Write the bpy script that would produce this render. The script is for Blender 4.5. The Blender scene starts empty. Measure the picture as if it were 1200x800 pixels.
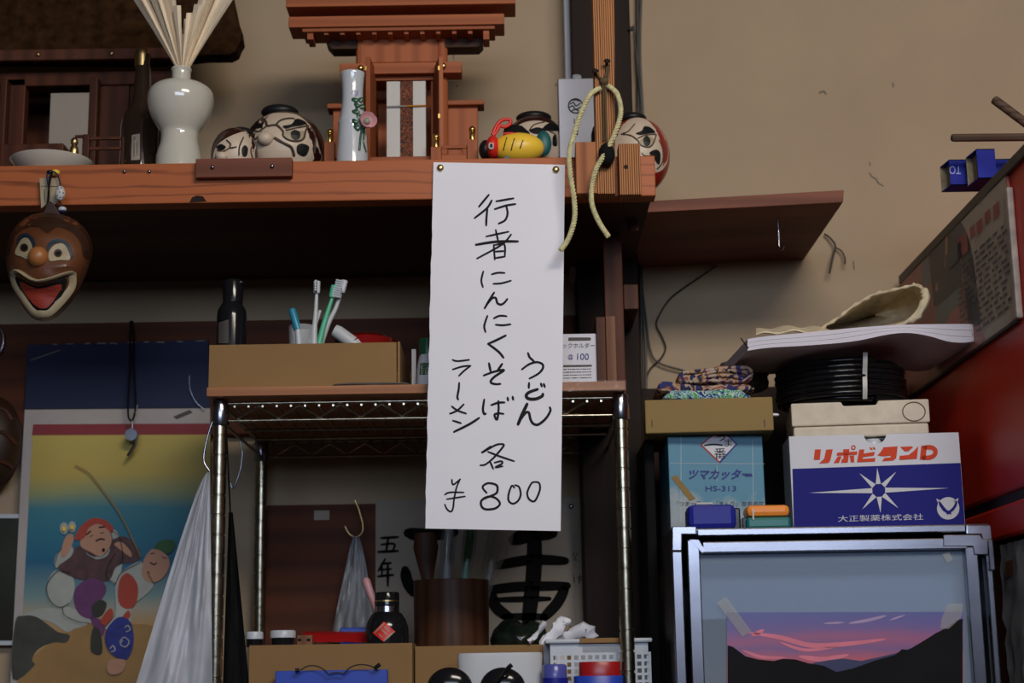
import bpy, bmesh, math, random
from mathutils import Vector, Matrix
from mathutils.bvhtree import BVHTree
from mathutils.geometry import tessellate_polygon
random.seed(7)
scene = bpy.context.scene
COL = scene.collection

# ------------------------------------------------------------------ camera
FPX = 1900.0
TILT = math.radians(11.75)
ROLL = math.radians(-0.9)
CAM = Vector((0, 0, 1.30))
RM = Matrix.Rotation(math.pi/2 + TILT, 3, 'X') @ Matrix.Rotation(ROLL, 3, 'Z')
cam_data = bpy.data.cameras.new('camera')
cam_data.sensor_width = 36.0
cam_data.lens = FPX/1200.0*36.0
cam_data.dof.use_dof = True
cam_data.dof.focus_distance = 2.06
cam_data.dof.aperture_fstop = 4.8
cam = bpy.data.objects.new('camera', cam_data)
COL.objects.link(cam)
cam.matrix_world = Matrix.Translation(CAM) @ RM.to_4x4()
scene.camera = cam

# ------------------------------------------------------------------ world, lights, exposure
w = bpy.data.worlds.new('world'); scene.world = w; w.use_nodes = True
w.node_tree.nodes['Background'].inputs[0].default_value = (0.75, 0.85, 1.0, 1)
w.node_tree.nodes['Background'].inputs[1].default_value = 0.35
def area(name, loc, target, sx, sy, power, color):
    l = bpy.data.lights.new(name, 'AREA'); l.shape = 'RECTANGLE'; l.size = sx; l.size_y = sy
    l.energy = power; l.color = color
    o = bpy.data.objects.new(name, l); COL.objects.link(o); o.location = loc
    o.rotation_euler = (Vector(target) - Vector(loc)).to_track_quat('-Z', 'Y').to_euler()
    return o
area('ceiling_lamp_panel', (0.55, 0.30, 2.71), (0.5, 1.9, 1.5), 1.0, 0.5, 39, (1.0, 0.91, 0.79))
area('daylight_front_window', (0.2, -2.62, 2.33), (0.2, 0, 1.9), 2.6, 0.68, 50, (0.66, 0.78, 1.0))
vs = scene.view_settings
vs.view_transform = 'Standard'; vs.look = 'None'; vs.gamma = 1.0; vs.use_curve_mapping = False
vs.exposure = 0.0

# ------------------------------------------------------------------ picture-to-place helpers
def ray(px, py):
    return RM @ Vector(((px-600.0)/FPX, (400.0-py)/FPX, -1.0))
def P(px, py, Y):
    d = ray(px, py); return CAM + d*(Y/d.y)
def S(px, py, Y):            # metres per pixel at that place
    return (Y/ray(px, py).y)/FPX
def on_plane(p0, n):
    p0 = Vector(p0); n = Vector(n)
    def f(px, py, off=0.0):
        d = ray(px, py); t = (p0-CAM).dot(n)/d.dot(n); q = d*t
        return CAM + q*(1-off/q.length)
    return f
def on_depth(Y): return on_plane((0, Y, 0), (0, 1, 0))
def on_mesh(bvh, fallbackY):
    fb = on_depth(fallbackY)
    def f(px, py, off=0.0):
        d = ray(px, py).normalized(); h = bvh.ray_cast(CAM, d)
        if h[0] is None:
            q = bvh.find_nearest(fb(px, py, 0))[0]
            return fb(px, py, off) if q is None else q + (CAM-q).normalized()*off
        L = (h[0]-CAM).length
        return CAM + d*(L-off)
    return f

# ------------------------------------------------------------------ materials
def lin(c):
    c = c/255.0
    return c/12.92 if c <= 0.04045 else ((c+0.055)/1.055)**2.4
def A(r, g, b, k=1.0): return tuple(min(0.9, lin(v)*k) for v in (r, g, b)) + (1,)
MATS = {}
def new_mat(name):
    m = bpy.data.materials.new(name); m.use_nodes = True; MATS[name] = m
    return m, m.node_tree, m.node_tree.nodes['Principled BSDF']
def plain(name, c, rough=0.6, metal=0.0, var=0.12, scale=30.0, bump=0.0, coat=0.0, spec=0.5, stretch=(1,1,1)):
    m, nt, b = new_mat(name)
    b.inputs['Roughness'].default_value = rough; b.inputs['Metallic'].default_value = metal
    b.inputs['Coat Weight'].default_value = coat; b.inputs['Specular IOR Level'].default_value = spec
    tc = nt.nodes.new('ShaderNodeTexCoord'); mp = nt.nodes.new('ShaderNodeMapping'); mp.inputs['Scale'].default_value = stretch
    nz = nt.nodes.new('ShaderNodeTexNoise'); nz.inputs['Scale'].default_value = scale; nz.inputs['Detail'].default_value = 4
    nt.links.new(tc.outputs['Object'], mp.inputs[0]); nt.links.new(mp.outputs[0], nz.inputs['Vector'])
    cr = nt.nodes.new('ShaderNodeValToRGB')
    cr.color_ramp.elements[0].position = 0.3; cr.color_ramp.elements[1].position = 0.7
    cr.color_ramp.elements[0].color = tuple(v*(1-var) for v in c[:3])+(1,)
    cr.color_ramp.elements[1].color = tuple(min(1, v*(1+var)) for v in c[:3])+(1,)
    nt.links.new(nz.outputs['Fac'], cr.inputs[0]); nt.links.new(cr.outputs[0], b.inputs['Base Color'])
    if bump:
        bp = nt.nodes.new('ShaderNodeBump'); bp.inputs['Strength'].default_value = bump; bp.inputs['Distance'].default_value = 0.003
        nt.links.new(nz.outputs['Fac'], bp.inputs['Height']); nt.links.new(bp.outputs[0], b.inputs['Normal'])
    return m
def wood(name, c1, c2, axis='X', scale=26.0, rough=0.6, dist=3.0, long=0.12, bump=0.15, rp=(.12, .62)):
    m, nt, b = new_mat(name); b.inputs['Roughness'].default_value = rough; b.inputs['Specular IOR Level'].default_value = .25
    tc = nt.nodes.new('ShaderNodeTexCoord'); mp = nt.nodes.new('ShaderNodeMapping')
    s = {'X': (long, 1, 1), 'Y': (1, long, 1), 'Z': (1, 1, long)}[axis]; mp.inputs['Scale'].default_value = s
    wv = nt.nodes.new('ShaderNodeTexWave'); wv.wave_type = 'BANDS'; wv.bands_direction = 'Z' if axis != 'Z' else 'X'
    wv.inputs['Scale'].default_value = scale; wv.inputs['Distortion'].default_value = dist; wv.inputs['Detail'].default_value = 3; wv.inputs['Detail Scale'].default_value = 1.3
    nz = nt.nodes.new('ShaderNodeTexNoise'); nz.inputs['Scale'].default_value = 60; nz.inputs['Detail'].default_value = 6
    mx = nt.nodes.new('ShaderNodeMath'); mx.operation = 'MULTIPLY_ADD'; mx.inputs[1].default_value = 0.65
    sc = nt.nodes.new('ShaderNodeMath'); sc.operation = 'MULTIPLY'; sc.inputs[1].default_value = 0.35
    cr = nt.nodes.new('ShaderNodeValToRGB'); cr.color_ramp.elements[0].position = rp[0]; cr.color_ramp.elements[1].position = rp[1]
    cr.color_ramp.elements[0].color = c2; cr.color_ramp.elements[1].color = c1
    L = nt.links.new
    L(tc.outputs['Object'], mp.inputs[0]); L(mp.outputs[0], wv.inputs['Vector']); L(mp.outputs[0], nz.inputs['Vector'])
    L(nz.outputs['Fac'], sc.inputs[0]); L(wv.outputs['Fac'], mx.inputs[0]); L(sc.outputs[0], mx.inputs[2])
    L(mx.outputs[0], cr.inputs[0]); L(cr.outputs[0], b.inputs['Base Color'])
    bp = nt.nodes.new('ShaderNodeBump'); bp.inputs['Strength'].default_value = bump; bp.inputs['Distance'].default_value = 0.002
    L(mx.outputs[0], bp.inputs['Height']); L(bp.outputs[0], b.inputs['Normal'])
    return m
def ramp(name, axis, stops, rough=0.6, noise=0.1, nscale=18, size=1.0, coat=0.0, nstretch=(1,1,1)):
    """printed colour bands along an object axis; stops are (object coordinate, colour)"""
    m, nt, b = new_mat(name); b.inputs['Roughness'].default_value = rough; b.inputs['Coat Weight'].default_value = coat
    L = nt.links.new
    tc = nt.nodes.new('ShaderNodeTexCoord'); sp = nt.nodes.new('ShaderNodeSeparateXYZ'); L(tc.outputs['Object'], sp.inputs[0])
    mp = nt.nodes.new('ShaderNodeMapping'); mp.inputs['Scale'].default_value = nstretch; L(tc.outputs['Object'], mp.inputs[0])
    nz = nt.nodes.new('ShaderNodeTexNoise'); nz.inputs['Scale'].default_value = nscale; nz.inputs['Detail'].default_value = 3; L(mp.outputs[0], nz.inputs['Vector'])
    lo = stops[0][0]; hi = stops[-1][0]
    mr = nt.nodes.new('ShaderNodeMapRange'); mr.inputs[1].default_value = lo; mr.inputs[2].default_value = hi; L(sp.outputs[axis], mr.inputs[0])
    ad = nt.nodes.new('ShaderNodeMath'); ad.operation = 'MULTIPLY_ADD'; ad.inputs[1].default_value = noise; L(nz.outputs['Fac'], ad.inputs[0]); L(mr.outputs[0], ad.inputs[2])
    sb = nt.nodes.new('ShaderNodeMath'); sb.operation = 'SUBTRACT'; sb.inputs[1].default_value = noise*0.5; L(ad.outputs[0], sb.inputs[0])
    cr = nt.nodes.new('ShaderNodeValToRGB'); els = cr.color_ramp.elements
    while len(els) < len(stops): els.new(0.5)
    for e, (p, c) in zip(els, stops): e.position = (p-lo)/(hi-lo); e.color = c
    L(sb.outputs[0], cr.inputs[0]); L(cr.outputs[0], b.inputs['Base Color'])
    return m
def cloth_pattern(name, cols, scale, rough=0.85):
    m, nt, b = new_mat(name); b.inputs['Roughness'].default_value = rough; L = nt.links.new
    tc = nt.nodes.new('ShaderNodeTexCoord'); nz = nt.nodes.new('ShaderNodeTexNoise'); nz.inputs['Scale'].default_value = scale; nz.inputs['Detail'].default_value = 1.5; nz.inputs['Distortion'].default_value = 1.2
    L(tc.outputs['Object'], nz.inputs['Vector'])
    cr = nt.nodes.new('ShaderNodeValToRGB'); cr.color_ramp.interpolation = 'CONSTANT'; els = cr.color_ramp.elements
    while len(els) < len(cols): els.new(0.5)
    n = len(cols)
    for i, (e, c) in enumerate(zip(els, cols)): e.position = 0 if i == 0 else 0.34 + 0.32*i/n; e.color = c
    L(nz.outputs['Fac'], cr.inputs[0]); L(cr.outputs[0], b.inputs['Base Color']); return m
def clear(name, tint, rough=0.05, see=0.75, metal=0.0):
    """thin transparent sheet: part see-through, part surface with gloss"""
    m, nt, b = new_mat(name); b.inputs['Base Color'].default_value = tint; b.inputs['Roughness'].default_value = rough
    b.inputs['Alpha'].default_value = 1-see; return m

K = 1.38
wood('fascia_wood', A(154,84,46,K*.95), A(84,40,20,K*.7), 'X', 20, .5, 7.0, .13, .06, (.02, .30))
wood('shelf_wood', A(92,56,36,K*.5), A(60,34,22,K*.5), 'X', 9)
wood('red_wood', A(124,72,54,K*.75), A(102,58,42,K*.7), 'X', 9, .6)
wood('shrine_wood', A(158,88,52,K*.85), A(140,75,42,K*.8), 'X', 14, .55, 1.5, .06, .05)
wood('shrine_wood_v', A(158,88,52,K*.85), A(140,75,42,K*.8), 'Z', 12, .55, 1.5, .06, .05)
wood('old_altar_wood', A(100,52,28,K*.5), A(76,37,18,K*.5), 'Z', 10, .5, 2, .08, .05)
wood('burnt_cedar', A(172,116,72,K*.9), A(44,22,12,K*.5), 'Z', 110, .55, 1.6, .05, .5)
wood('plain_cedar', A(156,98,58,K*.85), A(124,70,40,K*.8), 'Z', 14, .6, 3, .06)
wood('post_wood', A(96,54,36,K*.62), A(76,42,28,K*.6), 'Z', 10, .6, 3, .06)
wood('dark_post', A(46,28,20,K*.5), A(36,22,15,K*.5), 'Z', 8, .7, 3, .06)
wood('dark_panel', A(88,44,22,K*.75), A(70,34,17,K*.75), 'X', 8, .65, 3, .06)
wood('board_wood', A(176,122,84,K*.8), A(144,92,60,K*.75), 'X', 12, .5, 4, .06)
wood('block_wood', A(138,96,70,K*.62), A(112,74,52,K*.6), 'Z', 12, .6, 3, .06)
wood('cup_wood', A(84,52,34,K*.6), A(64,38,24,K*.6), 'Z', 20, .5, 3, .2)
wood('stick_wood', A(92,72,58,K*.6), A(66,48,38,K*.6), 'X', 40, .7, 3, .1)
plain('bark', A(58,38,22,K*.6), 1.0, 0, .5, 60, 1.0, 0, .05)
plain('black_print', (0.012,0.012,0.013,1), .6, 0, 0)
plain('ink', (0.008,0.008,0.008,1), .6, 0, 0, 30, 0, 0, .15)
plain('sumi', (0.008,0.008,0.008,1), .9, 0, 0, 30, 0, 0, .1)
plain('paper', (0.82,0.81,0.88,1), .7, 0, .015, 9)
plain('old_paper', A(150,140,128,K*.8), .8, 0, .05, 14)
plain('white_glaze', (0.60,0.57,0.49,1), .12, 0, .02, 10, 0, .6)
plain('blue_white_glaze', (0.55,0.58,0.62,1), .12, 0, .03, 10, .25, .6)
plain('green_glaze', A(48,84,60,K*.75), .25, 0, .2, 60, 0, .4)
plain('pink_glaze', A(205,150,155,K*.75), .3, 0, .1, 60, 0, .4)
plain('dried_straw', (0.86,0.73,0.55,1), .8, 0, .12, 60, .1, 0, .5, (1,1,.1))
plain('gold', (0.70,0.48,0.14,1), .28, 1.0, .05)
plain('brass', (0.62,0.45,0.20,1), .35, 1.0, .1)
plain('chrome', (0.62,0.61,0.58,1), .16, 1.0, .12, 60)
plain('old_chrome', (0.40,0.36,0.27,1), .27, 1.0, .3, 90)
plain('steel', (0.36,0.36,0.41,1), .22, 1.0, .08, 40, 0, 0, .5, (.2,1,1))
plain('wall_plaster', (0.42,0.315,0.210,1), .95, 0, .07, 4.0, .08, 0, .2)
plain('wall_white', (0.62,0.63,0.68,1), .9, 0, .05, 6, .05)
plain('ceiling_board', A(120,96,72,K*.5), .8, 0, .1, 5)
plain('floor_concrete', A(60,55,50,K*.5), .8, 0, .1, 5)
plain('room_wall', A(110,100,86,K*.5), .9, 0, .08, 3)
plain('black_plastic', (0.010,0.010,0.012,1), .13, 0, .05, 30, 0, 0, .4)
plain('black_matt', (0.008,0.008,0.009,1), .9, 0, .1, 30, 0, 0, .12)
plain('daruma_face', A(190,172,152,K*.85), .45, 0, .08, 20)
plain('daruma_red', A(140,28,24,K*.7), .35, 0, .1, 20, 0, .3)
plain('daruma_dark', A(52,22,18,K*.7), .35, 0, .1, 20, 0, .3)
plain('daruma_line', A(82,64,46,K*.6), .6, 0, .1)
plain('daruma_black', (0.010,0.010,0.011,1), .4, 0, 0, 20, 0, 0, .3)
plain('toy_yellow', A(225,165,50,K*1.1), .4, 0, .05); plain('toy_red', A(190,36,30,K*1.0), .4, 0, .05)
plain('toy_teal', A(24,98,96,K*.6), .5, 0, .25, 50); plain('white_paint', (0.55,0.52,0.48,1), .5, 0, .02)
plain('mask_wood', A(122,72,42,K*.46), .42, 0, .25, 16, .05, .2)
plain('mask_hair', A(62,36,22,K*.5), .5, 0, .3, 14)
plain('mask_nose', A(186,118,64,K*.52), .4, 0, .1, 30)
plain('mask_cream', A(205,186,150,K*.46), .5, 0, .1, 40)
plain('mask_blue', A(30,46,62,K*.6), .5, 0, .1); plain('mask_tongue', A(160,56,40,K*.58), .5, 0, .15, 30)
plain('rope', A(190,182,138,K*.85), .85, 0, .25, 160, .3)
plain('cardboard', A(160,122,74,K*.55), .8, 0, .05, 14, .04)
plain('olive_card', A(150,122,66,K*.62), .7, 0, .06, 8)
plain('green_plastic', A(28,92,62,K*.6), .35, 0, .05); plain('blue_plastic', A(36,66,172,K*.8), .35, 0, .05)
plain('pale_plastic', A(196,202,210,K*.7), .35, 0, .04); plain('white_plastic', (0.55,0.56,0.58,1), .35, 0, .02)
plain('mint_plastic', A(90,190,150,K*.7), .35, 0, .05); plain('cyan_plastic', A(40,140,170,K*.7), .35, 0, .05)
plain('red_plastic', A(160,24,26,K*.75), .3, 0, .05); plain('red_lacquer', A(130,20,20,K*.75), .12, 0, .05, 20, 0, .5)
plain('navy_print', A(24,25,104,K*1.0), .6, 0, .02, 30, 0, 0, .15); plain('carton_white', (0.60,0.60,0.66,1), .5, 0, .02)
plain('orange_print', (0.62,0.062,0.022,1), .6, 0, 0, 30, 0, 0, .15); plain('star_print', (0.56,0.56,0.60,1), .5, 0, 0)
plain('foam', (0.66,0.58,0.47,1), .8, 0, .08, 60, .2)
plain('foam_stain', A(120,98,72,K*.6), .9, 0, .1, 60)
plain('coil_rubber', (0.006,0.006,0.007,1), .16, 0, .1, 80, .3, 0, .3)
plain('magazine_paper', (0.60,0.57,0.66,1), .55, 0, .04, 60, 0, 0, .5, (.2,.2,6))
plain('canvas_bag', A(190,176,148,K*.9), .9, 0, .12, 90, .5)
plain('grey_cloth', A(110,104,98,K*.5), .9, 0, .2, 30, .4)
cloth_pattern('floral_cloth', [A(36,44,92,K*.8), A(28,30,60,K*.8), A(188,142,96,K*.7), A(170,160,150,K*.7), A(150,84,54,K*.7), A(40,48,100,K*.8)], 55)
cloth_pattern('leaf_cloth', [A(60,160,90,K*.7), A(190,215,190,K*.7), A(34,52,120,K*.8), A(180,210,220,K*.7), A(50,130,90,K*.7), A(34,52,120,K*.8)], 90)
plain('cabinet_red', A(190,44,24,K*.9), .4, 0, .06, 6, 0, 0, .25)
plain('cabinet_dark', A(40,22,18,K*.5), .6, 0, .1, 6)
plain('dark_strip', A(70,66,60,K*.5), .5, 0, .1)
plain('news_paper', A(160,148,132,K*1.1), .7, 0, .08, 30)
plain('news_grey', A(88,82,78,K*.55), .7, 0, .1); plain('news_red', A(150,56,48,K*.9), .7, 0, .1)
plain('poster_red', A(150,84,74,K*1.0), .5, 0, .12, 20); plain('poster_black', A(34,28,24,K*.5), .5, 0, .2, 30)
plain('poster_skin', A(160,108,78,K*1.0), .5, 0, .1); plain('poster_teal', A(100,110,104,K*.9), .5, 0, .1); plain('poster_navy', A(44,48,62,K*.55), .5, 0, .1)
plain('tube_blue', A(32,42,140,K*.8), .6, 0, .05, 30, 0, 0, .15); plain('tube_inside', A(150,138,112,K*.6), .9, 0, .2, 120, .5)
plain('tube_print', A(150,160,210,K*.7), .5, 0, 0)
plain('orange_plastic', A(235,140,50,K*.75), .35, 0, .04); plain('teal_plastic', A(14,108,104,K*.7), .3, 0, .04); plain('deep_blue_plastic', A(28,32,128,K*.9), .4, 0, .04, 30, 0, 0, .3)
plain('tape_film', A(170,168,160,K*.6), .3, 0, .15, 60)
plain('margin_paper', A(176,168,164,K*.72), .8, 0, .03, 60); plain('calendar_navy', A(18,32,72,K*.6), .7, 0, .08, 10)
plain('calendar_red', A(132,40,46,K*.75), .6, 0, .04)
plain('cable', (0.030,0.027,0.024,1), .6, 0, .1)
plain('sand_print', A(186,144,84,K*.5), .6, 0, .12, 20); plain('rock_print', A(74,74,64,K*.5), .6, 0, .3, 30); plain('foam_print', A(196,200,190,K*.5), .6, 0, .12, 30)
plain('robe_brown', A(96,62,62,K*.5), .6, 0, .35, 70); plain('robe_purple', A(122,62,120,K*.5), .6, 0, .15, 60); plain('robe_blue', A(42,54,150,K*.5), .6, 0, .3, 90)
plain('skin_print', A(216,160,130,K*.5), .6, 0, .04); plain('cap_red', A(196,72,48,K*.5), .6, 0, .06); plain('cap_green', A(52,104,52,K*.5), .6, 0, .06); plain('rod_print', A(150,124,70,K*.6), .6)
plain('cheek_print', A(220,130,110,K*.6), .6); plain('boot_print', A(50,50,38,K*.6), .6, 0, .2)
plain('slim_glass', (0.12,0.12,0.11,1), .06, 0, .05, 10, 0, .5)
clear('bag_film', (0.62,0.64,0.70,1), .3, .35); clear('bag_film_grey', (0.50,0.51,0.54,1), .3, .45); clear('cup_clear', (0.75,0.78,0.8,1), .06, .75)
clear('wrap_film', (0.75,0.74,0.72,1), .1, .90); clear('glass_pane', (0.40,0.50,0.64,1), .04, .72); clear('tape_clear', (0.50,0.48,0.42,1), .3, .62)
plain('bottle_glass', (0.030,0.018,0.012,1), .05, 0, .1, 20, 0, .6); clear('sleeve_film', (0.16,0.16,0.15,1), .15, .75)
M = MATS

# ------------------------------------------------------------------ mesh building
WORLD = {}
def origin_of(o): return WORLD.get(o.name, Vector((0,0,0))) if o is not None else Vector((0,0,0))
def tag(o, label=None, cat=None, group=None, kind=None):
    if label: o['label'] = label
    if cat: o['category'] = cat
    if group: o['group'] = group
    if kind: o['kind'] = kind
    return o
def thing(name, label, cat, loc, group=None):
    o = bpy.data.objects.new(name, None); o.empty_display_size = 0.02; COL.objects.link(o); o.location = loc
    WORLD[o.name] = Vector(loc); return tag(o, label, cat, group)
class MB:
    def __init__(s): s.v = []; s.f = []
    def add(s, vs, fs, M4=None):
        n = len(s.v); s.v += [tuple(M4 @ Vector(v)) if M4 else tuple(v) for v in vs]; s.f += [tuple(i+n for i in f) for f in fs]; return s
    def box(s, x0, x1, y0, y1, z0, z1, M4=None):
        vs = [(x,y,z) for z in (z0,z1) for y in (y0,y1) for x in (x0,x1)]
        return s.add(vs, [(0,2,3,1),(4,5,7,6),(0,1,5,4),(2,6,7,3),(0,4,6,2),(1,3,7,5)], M4)
    def pbox(s, px0, py0, px1, py1, Y, depth, z0=None, z1=None):
        xm, ym = (px0+px1)/2, (py0+py1)/2
        a = P(px0, ym, Y).x; b = P(px1, ym, Y).x
        zt = P(xm, py0, Y).z if z1 is None else z1; zb = P(xm, py1, Y).z if z0 is None else z0
        return s.box(a, b, Y, Y+depth, zb, zt)
    def prism(s, pts, d):          # pts: world points of a planar outline, d: extrusion vector
        n = len(pts); d = Vector(d)
        vs = [tuple(p) for p in pts] + [tuple(Vector(p)+d) for p in pts]
        tri = tessellate_polygon([[Vector(p) for p in pts]])
        fs = [tuple(t) for t in tri] + [tuple(i+n for i in reversed(t)) for t in tri] + [(i, (i+1)%n, (i+1)%n+n, i+n) for i in range(n)]
        return s.add(vs, fs)
    def lathe(s, cx, cy, prof, n=28, M4=None, sy=1.0, cap=True):
        vs = []; fs = []
        for z, r in prof:
            for i in range(n):
                a = 2*math.pi*i/n; vs.append((cx+r*math.cos(a), cy+sy*r*math.sin(a), z))
        for k in range(len(prof)-1):
            for i in range(n):
                j = (i+1) % n; fs.append((k*n+i, k*n+j, (k+1)*n+j, (k+1)*n+i))
        if cap:
            fs.append(tuple(range(n))); fs.append(tuple((len(prof)-1)*n+i for i in range(n)))
        return s.add(vs, fs, M4)
    def plathe(s, cxp, prof, Y, n=28, sy=1.0):     # prof in pixels (py, rpx), Y is the axis depth
        ym = sum(p[0] for p in prof)/len(prof); c = P(cxp, ym, Y); k = S(cxp, ym, Y)
        return s.lathe(c.x, Y, [(P(cxp, py, Y).z, r*k) for py, r in prof], n, sy=sy)
    def tube(s, pts, r, n=8, closed=False, flat=1.0):
        pts = [Vector(p) for p in pts]; m = len(pts); vs = []; fs = []; up = None
        for i, p in enumerate(pts):
            if closed: t = pts[(i+1)%m]-pts[i-1]
            else: t = pts[min(i+1, m-1)]-pts[max(i-1, 0)]
            t = t.normalized() if t.length > 1e-9 else Vector((0,0,1))
            if up is None:
                up = Vector((0,0,1)) if abs(t.z) < .9 else Vector((0,1,0))
            a = t.cross(up)
            a = a.normalized() if a.length > 1e-6 else Vector((1,0,0)); b = a.cross(t).normalized(); up = b
            ri = r[i] if isinstance(r, (list, tuple)) else r
            for k in range(n):
                th = 2*math.pi*k/n; vs.append(tuple(p + a*(ri*math.cos(th)) + b*(ri*flat*math.sin(th))))
        for i in range(m if closed else m-1):
            j = (i+1) % m
            for k in range(n): fs.append((i*n+k, i*n+(k+1)%n, j*n+(k+1)%n, j*n+k))
        if not closed:
            fs.append(tuple(range(n))); fs.append(tuple((m-1)*n+k for k in range(n)))
        return s.add(vs, fs)
    def ball(s, c, r, n=24, m=14, M4=None, dome=None):
        c = Vector(c); rx, ry, rz = (r, r, r) if not isinstance(r, (tuple, list)) else r
        prof = []
        vs = []; fs = []
        for k in range(m+1):
            ph = -math.pi/2 + math.pi*k/m
            for i in range(n):
                a = 2*math.pi*i/n; vs.append((c.x+rx*math.cos(ph)*math.cos(a), c.y+ry*math.cos(ph)*math.sin(a), c.z+rz*math.sin(ph)))
        for k in range(m):
            for i in range(n): fs.append((k*n+i, k*n+(i+1)%n, (k+1)*n+(i+1)%n, (k+1)*n+i))
        return s.add(vs, fs, M4)
    def grid(s, fn, nu, nv, thick=None):
        vs = [tuple(fn(i/nu, j/nv)) for j in range(nv+1) for i in range(nu+1)]; w = nu+1
        fs = [(j*w+i, j*w+i+1, (j+1)*w+i+1, (j+1)*w+i) for j in range(nv) for i in range(nu)]
        if thick:
            t = Vector(thick); n = len(vs)
            vs2 = [tuple(Vector(v)+t) for v in vs]
            fs2 = [tuple(i+n for i in reversed(f)) for f in fs]
            edge = [j for j in range(nu)] ; rim = []
            b = list(range(w)) + [j*w+nu for j in range(1, nv+1)] + [nv*w+i for i in range(nu-1, -1, -1)] + [j*w for j in range(nv-1, 0, -1)]
            rim = [(b[i], b[i-1], b[i-1]+n, b[i]+n) for i in range(len(b))]
            return s.add(vs+vs2, fs+fs2+rim)
        return s.add(vs, fs)
    def bvh(s): return BVHTree.FromPolygons([Vector(v) for v in s.v], s.f)
    def build(s, name, mat, parent=None, bevel=0.0, smooth=None, label=None, fix=True):
        vs = s.v; c = Vector((sum((min(v[i] for v in vs), max(v[i] for v in vs)))/2 for i in range(3)))
        me = bpy.data.meshes.new(name); me.from_pydata([tuple(Vector(v)-c) for v in vs], [], s.f)
        if fix:
            bm = bmesh.new(); bm.from_mesh(me); bmesh.ops.remove_doubles(bm, verts=bm.verts, dist=1e-6)
            bmesh.ops.recalc_face_normals(bm, faces=bm.faces); bm.to_mesh(me); bm.free()
        me.materials.append(M[mat])
        if smooth is not None:
            me.shade_smooth(); me.set_sharp_from_angle(angle=math.radians(smooth))
        o = bpy.data.objects.new(name, me); COL.objects.link(o)
        if parent is not None: o.parent = parent
        o.location = c - origin_of(parent); WORLD[o.name] = c
        if bevel:
            md = o.modifiers.new('bevel', 'BEVEL'); md.width = bevel; md.segments = 2; md.limit_method = 'ANGLE'; md.angle_limit = math.radians(40)
        if label: o['label'] = label
        return o
def copy_tree(o, delta, parent=None, label=None):
    c = o.copy(); COL.objects.link(c); c.parent = parent
    if parent is None: c.location = o.location + Vector(delta)
    WORLD[c.name] = origin_of(o) + Vector(delta)
    if label: c['label'] = label
    for ch in o.children: copy_tree(ch, delta, c)
    return c
def smoothline(pts, k=5, closed=False):
    if len(pts) < 3: return list(pts)
    n = len(pts); out = []
    dim = len(pts[0])
    rng = range(n) if closed else range(n-1)
    for i in rng:
        if closed: p0, p1, p2, p3 = pts[i-1], pts[i], pts[(i+1)%n], pts[(i+2)%n]
        else: p0, p1, p2, p3 = pts[max(i-1,0)], pts[i], pts[i+1], pts[min(i+2,n-1)]
        for j in range(k):
            t = j/k
            out.append(tuple(0.5*(2*p1[d]+(p2[d]-p0[d])*t+(2*p0[d]-5*p1[d]+4*p2[d]-p3[d])*t*t+(3*p1[d]-p0[d]-3*p2[d]+p3[d])*t**3) for d in range(dim)))
    if not closed: out.append(tuple(pts[-1]))
    return out
_text_cache = {}
def text_mesh(body, bold=0.0):
    if (body, bold) in _text_cache: return _text_cache[(body, bold)]
    cu = bpy.data.curves.new('lettering', 'FONT'); cu.body = body; cu.size = 1; cu.resolution_u = 3; cu.offset = bold
    ob = bpy.data.objects.new('lettering', cu); COL.objects.link(ob)
    dg = bpy.context.evaluated_depsgraph_get(); dg.update(); ev = ob.evaluated_get(dg); me = ev.to_mesh()
    vs = [(v.co.x, v.co.y) for v in me.vertices]; fs = [tuple(p.vertices) for p in me.polygons]
    ev.to_mesh_clear(); bpy.data.objects.remove(ob); bpy.data.curves.remove(cu)
    _text_cache[(body, bold)] = (vs, fs); return vs, fs
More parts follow.
